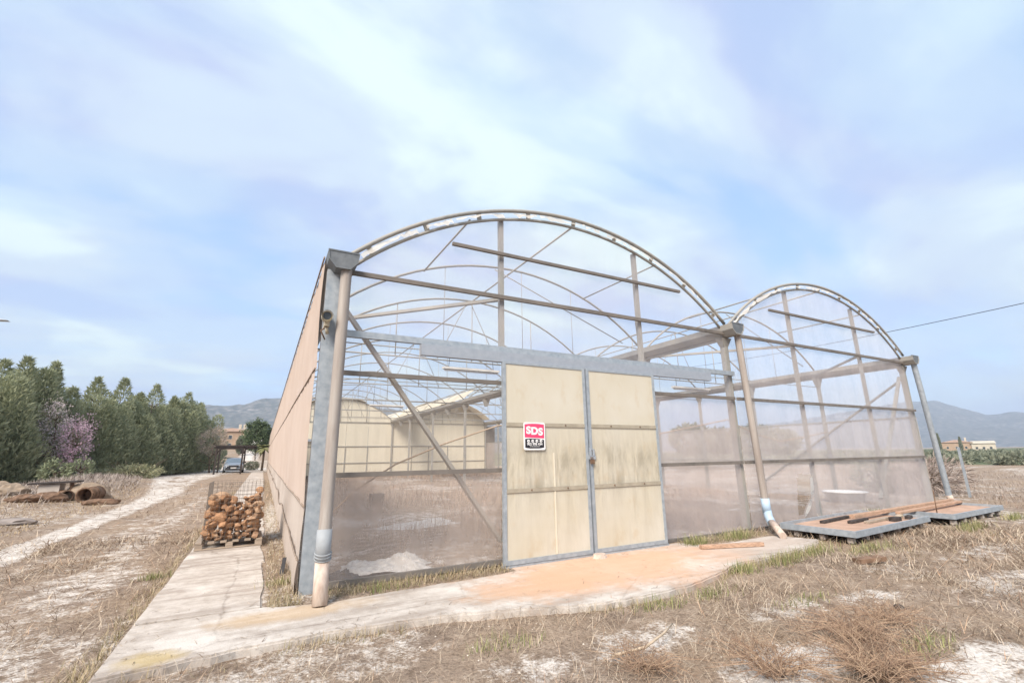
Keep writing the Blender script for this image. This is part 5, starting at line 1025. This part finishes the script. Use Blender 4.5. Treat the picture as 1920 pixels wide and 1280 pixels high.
for i, (x, y, h, lab) in enumerate(((250, 88.3, 7.2, 'thin dark cypress left of the pink villa'), (282, 92.0, 6.0, 'thin cypress between the two villas'))):
    r0 = np.random.default_rng(i); t = empty('cypress_tree', (x, y, hz(x, y))); tag(t, lab, 'tree'); MB().tube([(0, 0, 0), (0, 0, h * .8)], [.2, .05], 6).build('trunk', M['bark'], t); n = 1200; u = r0.uniform(0, 1, n); a = r0.uniform(0, 6.28, n); rd = .75 * np.minimum((1 - u) ** .6, .5 + 2 * u) * r0.uniform(.4, 1.05, n)
    V, Q = sprays(np.stack([np.cos(a) * rd, np.sin(a) * rd, u * h], -1), np.stack([np.cos(a) * .4, np.sin(a) * .4, a * 0 + 1], -1), r0.uniform(.4, .8, n), r0.uniform(.15, .3, n)); npmesh('crown', V, Q, M['olive'], t)
# belt of orchard trees beyond the bank: far wood that reads as one mass
r0 = np.random.default_rng(5); C_ = []
for _ in range(900):
    az_ = R(r0.uniform(36, 86)); d = 62 + 200 * r0.uniform(0, 1) ** 1.6; C_.append((math.sin(az_) * d, math.cos(az_) * d, r0.uniform(.30, .62)))
C_ = np.array(C_); n = 60000; ci = r0.integers(0, len(C_), n); d = r0.normal(size=(n, 3)); d /= np.linalg.norm(d, axis=1, keepdims=True); rad = C_[ci, 2:3] * r0.uniform(.3, 1, (n, 1)) ** .5
P = d * rad * np.array([1.15, 1.15, .75]); P[:, 0] += C_[ci, 0]; P[:, 1] += C_[ci, 1]; P[:, 2] += ground_h(C_[ci, 0], C_[ci, 1]) + C_[ci, 2] * .85
V, Q = sprays(P, d + r0.normal(0, .4, (n, 3)), r0.uniform(.3, .6, n), r0.uniform(.14, .3, n)); o = npmesh('orchard', V, Q, M['olive']); tag(o, 'green belt of orchard trees before the distant villas', 'orchard', kind='stuff')
# darker tree group seen through the pink net
for i, (az_, d, h, w_, lab) in enumerate(((49.0, 75, 5.6, 3.2, 'round tree behind the net just right of the door'), (52.0, 78, 5.0, 2.4, 'second round tree behind the net right of the door'), (55.5, 80, 5.4, 3.2, 'third tree behind the net by the middle post'), (58, 82, 4.6, 2.6, 'tree behind the net right of the middle post'))):
    x, y = math.sin(R(az_)) * d, math.cos(R(az_)) * d; leafy('broad_tree', x, y, h, w_, h * .42, h * .58, 'olive', lab, 'tree', 91 + i, 2600, .5, .22, h * .5, 10, 'trees beyond the right span')
# thin steel post, overhead cable and the lamp at the left edge
o = MB().box(-.03, .03, -.03, .03, -.2, 1.62).build('steel_post', M['galv']); o.location = (20.9, 6.9, hz(20.9, 6.9)); tag(o, 'thin grey steel post on open ground right of the leaning downpipe', 'post')
c0, c1 = Vector((46, 40, 11.8)), Vector((33.0, 7.0, 8.55)); pts = []
for i in range(25):
    t = i / 24 * 1.6 - .3; p = c0.lerp(c1, t); p.z -= 1.2 * t * (1 - t) * 1.0; pts.append(p)
o = MB().tube(pts, .018, 6).build('overhead_cable', M['cable']); tag(o, 'dark overhead cable crossing the sky at the right', 'cable')
lp = empty('street_lamp', (-7.3, 14.2, hz(-7.3, 14.2))); tag(lp, 'grey street lamp whose head reaches in at the left edge', 'street lamp')
MB().tube([(0, 0, -.1), (0, 0, 2), (0, 0, 4.5)], [.07, .055, .045], 10).build('pole', M['galv'], lp); MB().tube([(0, 0, 4.45), (.5, -.02, 4.6), (1.35, -.1, 4.60)], .03, 8).build('arm', M['galv'], lp)
MB().add([(1.2, -.24, 4.60), (1.88, -.2, 4.64), (1.88, -.04, 4.64), (1.2, .02, 4.60), (1.2, -.2, 4.70), (1.84, -.17, 4.66), (1.84, -.07, 4.66), (1.2, -.02, 4.70)], [(0, 3, 2, 1), (4, 5, 6, 7), (0, 1, 5, 4), (1, 2, 6, 5), (2, 3, 7, 6), (3, 0, 4, 7)]).build('lamp_head', M['galv'], lp)

# ------------------------------------------------------------------ haze
b = MB().box(-7500, 7500, -3500, 7500, -9.0, 430.0); hm = bpy.data.materials.new('haze_air'); hm.use_nodes = True; nt = hm.node_tree; nt.nodes.clear()
vo = nt.nodes.new('ShaderNodeVolumePrincipled'); vo.inputs['Color'].default_value = (0.68, 0.80, 1.0, 1); vo.inputs['Density'].default_value = 2.4e-4; vo.inputs['Anisotropy'].default_value = 0.0
ou = nt.nodes.new('ShaderNodeOutputMaterial'); nt.links.new(vo.outputs[0], ou.inputs['Volume'])
hzo = b.build('haze', hm); tag(hzo, 'pale blue haze over the far land', 'haze', kind='stuff')
scene.cycles.max_bounces = 8; scene.cycles.transparent_max_bounces = 24; scene.cycles.volume_bounces = 0; scene.cycles.diffuse_bounces = 4; scene.cycles.transmission_bounces = 4
